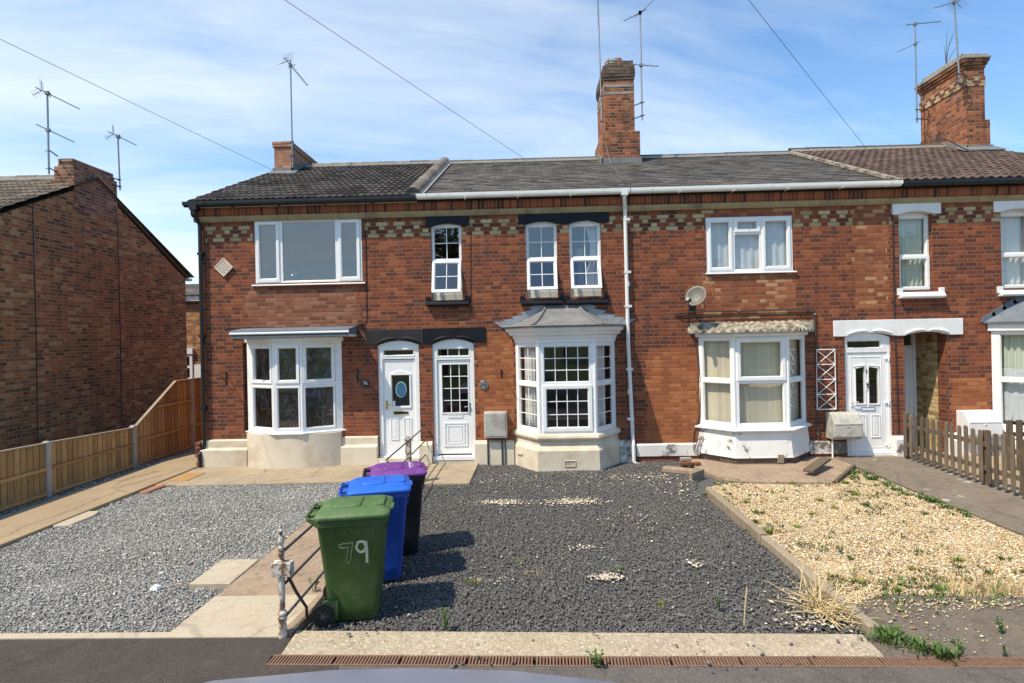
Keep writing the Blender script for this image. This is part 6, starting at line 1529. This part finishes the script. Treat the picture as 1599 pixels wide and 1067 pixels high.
# ================================================================ WEEDS
def leafy(pts, n, h, sp, w, m, name, label, cat, group=None, droop=.6, up=.6, broad=False):
    mb = MB()
    for (x, y, z) in pts:
        for k in range(n):
            a = R_.random() * 6.283; r = abs(R_.gauss(0, sp)); l = h * R_.uniform(.5, 1.15); dx, dy = math.cos(a), math.sin(a)
            bx_, by_ = x + dx * r * .6, y + dy * r * .6; out = l * R_.uniform(.25, .9) * (1 - up * .5); ww = w * R_.uniform(.6, 1.3); c = R_.random()
            seg = 4; L_, R__ = [], []
            for i in range(seg + 1):
                s = i / seg; px, py = bx_ + dx * out * s, by_ + dy * out * s; pz = z + l * (s - droop * .5 * s * s * s) ; hw = ww * (math.sin(math.pi * min(1, s * .9 + .1)) if broad else (1 - s * .92)) * .5
                L_.append((px - dy * hw, py + dx * hw, pz)); R__.append((px + dy * hw, py - dx * hw, pz))
            mb.loft([L_, R__], 0, False, False, col=c)
    return tag(mb.build(name, m, recalc=False), label, cat, group)
gold_w = [(1190, 798, 5), (1216, 788, 4), (1176, 796, 3), (1245, 775, 4), (1340, 770, 7), (1362, 776, 6), (1330, 765, 5), (1378, 806, 5), (1200, 828, 7), (1215, 822, 5), (1495, 870, 4), (1140, 752, 3), (1122, 754, 4), (1170, 745, 4), (1238, 752, 3), (1290, 756, 3), (1120, 775, 5), (1132, 785, 5), (1330, 868, 3), (1393, 914, 6), (1404, 918, 5), (1285, 840, 3), (1450, 800, 3), (1530, 865, 2), (1100, 770, 3), (1260, 758, 4), (1300, 790, 3), (1560, 902, 4), (1436, 858, 3), (1150, 760, 6), (1164, 782, 5), (1222, 800, 5), (1246, 820, 3), (1310, 772, 6), (1352, 786, 6), (1364, 797, 5), (1320, 752, 7), (1342, 750, 7), (1333, 742, 7), (1356, 758, 6), (1280, 778, 4), (1405, 830, 4), (1420, 885, 3), (1480, 905, 5), (1540, 890, 4), (1355, 900, 5), (1340, 905, 4), (1310, 880, 3), (1180, 812, 5), (1210, 768, 4), (1268, 800, 3), (1500, 840, 3), (1570, 870, 3)]
for px, py, k in gold_w[::2]:
    x, y = G(px, py); leafy([(x + R_.gauss(0, .022), y + R_.gauss(0, .015), SG + .02) for _ in range(k)], 9, .05, .045, .013, 'leaf' if R_.random() < .55 else 'leaf_lime', 'weed', 'low green weed growing through the golden gravel', 'weed', 'small weeds in the golden gravel', .5, .3, True)
cover = []
for px, py, sx_, sy_, k in ((1190, 770, 34, 9, 26), (1345, 768, 24, 10, 34), (1370, 790, 26, 7, 26), (1200, 826, 18, 6, 22), (1255, 850, 22, 8, 12), (1300, 850, 30, 12, 12), (1150, 750, 20, 4, 20), (1270, 752, 30, 3, 16), (1330, 742, 8, 6, 22), (1400, 905, 50, 10, 34), (1300, 905, 22, 12, 22), (1500, 900, 50, 12, 30), (1450, 845, 40, 20, 14), (1130, 775, 6, 8, 14)):
    for _ in range(k): cover.append((*G(px + R_.gauss(0, sx_), py + R_.gauss(0, sy_)), SG + .026))
leafy(cover[::2], 9, .042, .05, .014, 'leaf', 'ground_cover', 'low mossy green growth spreading through the golden gravel', 'ground cover', None, .5, .2, True)['kind'] = 'stuff'
leafy(cover[1::2], 9, .038, .05, .013, 'moss_brown', 'ground_cover', 'dry brownish growth spreading through the golden gravel', 'ground cover', None, .5, .2, True)['kind'] = 'stuff'
sp = [(G(px, py), (a, b), k) for px, py, a, b, k in ((1440, 945, .35, .06, 160), (1540, 945, .35, .05, 160), (1400, 960, .2, .08, 60), (1500, 985, .5, .12, 50), (1460, 1000, .25, .05, 30), (1345, 920, .08, .12, 50))]
stones('strayed_gold_gravel', 'golden pebbles strayed over the tarmac at the right', [(2.8, -6.7), (6, -6.8), (6, -5.6), (2.8, -5.6)], 0, .02, *GOLD, .0, 8, spread=sp)
edge = []
for i in range(80):
    s = R_.random() ** 1.3; px, py = 1340 + (1520 - 1340) * s, 733 + (800 - 733) * s; edge.append((*G(px + R_.gauss(-8, 7), py + abs(R_.gauss(0, 3))), SG + .02))
leafy(edge, 12, .07, .06, .013, 'leaf', 'weed_strip', 'strip of green weeds along the side path edge of the golden gravel', 'weeds', None, .5, .4, True)['kind'] = 'stuff'
lower = [(*G(R_.uniform(1375, 1599), R_.gauss(934, 9)), -.03) for _ in range(46)]
leafy(lower, 10, .075, .07, .012, 'leaf', 'weed_strip', 'ragged band of green weeds along the foot of the golden gravel', 'weeds', None, .5, .5, True)['kind'] = 'stuff'
lower = [(*G(R_.uniform(1480, 1599), R_.gauss(918, 9)), -.03) for _ in range(40)]
leafy(lower, 16, .12, .08, .005, 'straw', 'dry_grass', 'thin dry grass behind the weeds at the foot of the golden gravel', 'grass', None, .3, .8)['kind'] = 'stuff'
low2 = [(*G(1355 + 130 * s + R_.gauss(0, 9), 990 + 38 * s + R_.gauss(0, 5)), 0.) for s in [R_.random() for _ in range(46)]]
leafy(low2, 10, .085, .07, .013, 'leaf', 'weed_strip', 'spreading green weeds at the corner of the concrete strip', 'weeds', None, .6, .4, True)['kind'] = 'stuff'
for px, py, h, lab in ((696, 978, .16, 'upright leafy weed at the front of the slate drive near the bins'), (930, 1040, .16, 'leafy weed sprouting from the rusty drain grating'), (490, 925, .15, 'young weed beside the iron railing foot'), (1122, 945, .09, 'small clover like weed on the right of the slate drive'), (1566, 990, .13, 'spiky green weed on the tarmac at the right'), (1570, 1025, .10, 'green weed by the drain at the right corner'), (1495, 1015, .10, 'yellowish weed on the tarmac by the drain')):
    x, y = G(px, py); mb = MB()
    for k in range(4):
        a = R_.random() * 6.28; hh = h * R_.uniform(.6, 1.1); e = Vector((x + math.cos(a) * h * .3, y + math.sin(a) * h * .3, hh)); st = [Vector((x, y, -.04)), Vector((x, y, 0)).lerp(e, .5), e]; mb.tube(st, .003, 4, col=.3)
        for i in range(9):
            q = Vector((x, y, 0)).lerp(e, R_.uniform(.15, 1)); b = R_.random() * 6.28; l = h * R_.uniform(.12, .26); d = Vector((math.cos(b), math.sin(b), R_.uniform(-.2, .5))); sd = Vector((-d.y, d.x, 0)) * .32
            mb.add([q, q + d * l * .5 + sd * l, q + d * l, q + d * l * .5 - sd * l], [(0, 1, 2, 3)], col=R_.random())
    tag(mb.build('weed', 'leaf', recalc=False), lab, 'weed')
for px, py, m in ((808, 868, 'leaf_lime'), (735, 905, 'leaf_lime'), (745, 900, 'straw'), (963, 884, 'leaf_lime'), (1034, 934, 'leaf_lime'), (836, 888, 'straw'), (560, 0, None)):
    if m: x, y = G(px, py); leafy([(x + R_.gauss(0, .04), y + R_.gauss(0, .03), SG) for _ in range(4)], 16, .05, .03, .006, m, 'grass_tuft', 'tiny yellowing grass tuft on the black slate drive', 'grass', 'grass tufts on the slate drive', .3, .7)
x, y = G(1285, 955)
mb = MB()
for k in range(120):
    a = R_.random() * 6.283; l = R_.uniform(.2, .52); d = Vector((math.cos(a) * R_.uniform(.2, 1.1) + (.3 if k % 3 else -.25), math.sin(a) * .7 - .1, R_.uniform(.25, 1.5))).normalized(); b = Vector((x + R_.gauss(0, .07), y + R_.gauss(.05, .10), -.03)); dr = R_.uniform(.1, .5) * l
    pts = [b + d * l * s - Vector((0, 0, dr * s * s)) for s in (0, .3, .6, .85, 1)]
    for p in pts: p.z = max(p.z, -.02 + R_.random() * .03)
    mb.tube(pts, [.0042, .004, .0034, .0026, .001], 4, col=R_.random())
tag(mb.build('dry_grass_clump', 'straw', recalc=False), 'clump of tall dry straw coloured grass on the timber edging', 'grass clump')
for px, py, h in ((1162, 945, .26),):
    x, y = G(px, py + 22); mb = MB(); mb.tube([(x, y, -.05), (x + .01, y, .1), (x + .03, y, h)], .006, 5); tag(mb.build('dry_stalk', 'straw'), 'single dry stalk standing in the slate drive', 'stalk')
x, y = G(243, 917); mb = MB(); mb.hexa([(x - .05, y - .02, -.02), (x + .03, y - .03, -.025), (x + .06, y + .02, -.01), (x - .02, y + .03, -.02), (x - .04, y - .015, .0), (x + .02, y - .02, .015), (x + .05, y + .015, .01), (x - .02, y + .02, .02)]); tag(mb.build('paper_scrap', 'print_white'), 'crumpled white paper scrap on the grey chippings', 'litter')

# ================================================================ CAR IN FRONT OF THE CAMERA
def car():
    root = thing('parked_car', 'dark blue grey car parked at the kerb, only its roof edge showing', 'car', (-.2, -10.0, -.12))
    yc, zb = -9.80, -.12; n = 20
    def sect(x, w, z0, z1, crown, tuck, k=24):
        pts = []
        for i in range(k):
            a = 2 * math.pi * i / k; c, s = math.cos(a), math.sin(a); ex = .45
            yy = math.copysign(abs(c) ** ex, c); zz = math.copysign(abs(s) ** ex, s)
            ww = w * (1 - tuck * max(0, zz)); pts.append((x, yc + yy * ww, (z0 + z1) / 2 + zz * (z1 - z0) / 2 + (crown * (1 - yy * yy) if zz > .5 else 0)))
        return pts
    body = [(-2.30, .62, .32, .62), (-2.22, .78, .24, .78), (-1.9, .86, .20, .90), (-1.2, .885, .18, .96), (0, .89, .18, .97), (1.0, .885, .18, .96), (1.5, .87, .20, .93), (1.85, .80, .24, .82), (1.95, .64, .32, .62)]
    mb = MB(); mb.loft([sect(x, w, z0 + zb, z1 + zb, .02, .10) for x, w, z0, z1 in body]); b = mb.build('body', 'car_paint', root, smooth=True)
    cab = [(-1.75, .60, .86, .93), (-1.45, .70, .86, 1.25), (-1.05, .72, .86, 1.44), (-.6, .725, .86, 1.52), (-.2, .725, .86, 1.535), (.2, .72, .86, 1.50), (.55, .71, .86, 1.38), (1.0, .68, .86, 1.12), (1.35, .62, .86, .95)]
    mb = MB(); mb.loft([sect(x, w + .03, z0 + zb, z1 + zb - .05, .02, .22) for x, w, z0, z1 in cab]); mb.build('window', 'car_trim', root, smooth=True)
    RFC = [(-.2 + (x + .2) * 1.22, z) for x, z in [(-1.22, 1.33), (-1.0, 1.44), (-.7, 1.515), (-.4, 1.545), (-.2, 1.55), (.05, 1.54), (.3, 1.505), (.5, 1.44), (.62, 1.38)]]
    rings = []
    for x, z in RFC:
        ring = [(x, yc + .64 * t, z + zb - .05 * abs(t) ** 4 + .02) for t in [-1 + 2 * i / 18 for i in range(19)]]; ring += [(p[0], p[1], p[2] - .03) for p in reversed(ring)]; rings.append(ring)
    mb = MB(); mb.loft(rings); o = mb.build('roof', 'car_paint', root); smooth_angle(o, 50)
    for x in (-1.42, 1.12):
        for s in (-1, 1):
            c = (x, yc + s * .78, .30 + zb); m = MB(); m.lathe([(.19, -.10), (.28, -.11), (.30, -.08), (.30, .08), (.28, .11), (.19, .10)], c, 28, axis='y'); wh = m.build('wheel', 'tyre', root); smooth_angle(wh, 40)
            m = MB(); m.lathe([(.19, s * .08), (.17, s * .10), (.05, s * .085), (.0, s * .10)], c, 20, axis='y'); m.build('rim', 'galv', wh)
    for s in (-1, 1): m = MB(); m.box(-2.27, -2.20, yc + s * .55 - .14, yc + s * .55 + .14, .60 + zb, .74 + zb); m.build('tail_light', 'pot_clay', root, bevel=.02, seg=2); m = MB(); m.box(1.86, 1.93, yc + s * .52 - .15, yc + s * .52 + .15, .55 + zb, .68 + zb); m.build('headlight', 'chrome', root, bevel=.02, seg=2)
car()
bpy.data.objects['parked_car'].location.x -= .17

# ================================================================ ACROSS THE ROAD (seen in the window panes)
def tree(label, x, y, h, r, n, seed):
    rg = random.Random(seed); root = thing('tree', label, 'tree', (x, y, -.05), 'trees on the green opposite'); mb = MB(); mb.tube([(x, y, -.2), (x + .1, y, h * .25), (x, y + .1, h * .5), (x, y, h * .8)], [.28, .2, .15, .05], 10)
    cl = []
    for k in range(16):
        a = rg.random() * 6.28; e = Vector((x + math.cos(a) * r * rg.uniform(.3, .9), y + math.sin(a) * r * rg.uniform(.3, .9), h * rg.uniform(.42, .95))); cl.append((e, r * rg.uniform(.25, .45))); mb.tube([(x, y, h * rg.uniform(.25, .5)), ((x + e.x) / 2, (y + e.y) / 2, e.z * .8), e], [.09, .05, .015], 6)
    mb.build('trunk', 'bark', root)
    lf = MB()
    for k in range(n):
        c, rr = rg.choice(cl); d = Vector((rg.gauss(0, 1), rg.gauss(0, 1), rg.gauss(0, .8))).normalized() * rr * rg.random() ** .4; q = c + d; s = rg.uniform(.10, .2); u = Vector((rg.gauss(0, 1), rg.gauss(0, 1), rg.gauss(0, .5))).normalized(); v = u.cross(Vector((rg.gauss(0, 1), rg.gauss(0, 1), 1))).normalized()
        lf.add([q - u * s, q + v * s * .6, q + u * s, q - v * s * .6], [(0, 1, 2, 3)], col=rg.random())
    lf.build('crown', 'tree_leaf', root, recalc=False)
for i, (x, y, h, r) in enumerate(((-5.5, -26, 9.5, 3.4), (14, -30, 7, 3.2), (-24, -33, 6, 3.2), (30, -31, 9, 4), (3.5, -42, 8, 3.6))): tree(('tall', 'rounded', 'broad', 'leafy', 'distant')[i] + ' green tree on the grass across the road', x, y, h, r, 5200, 40 + i)
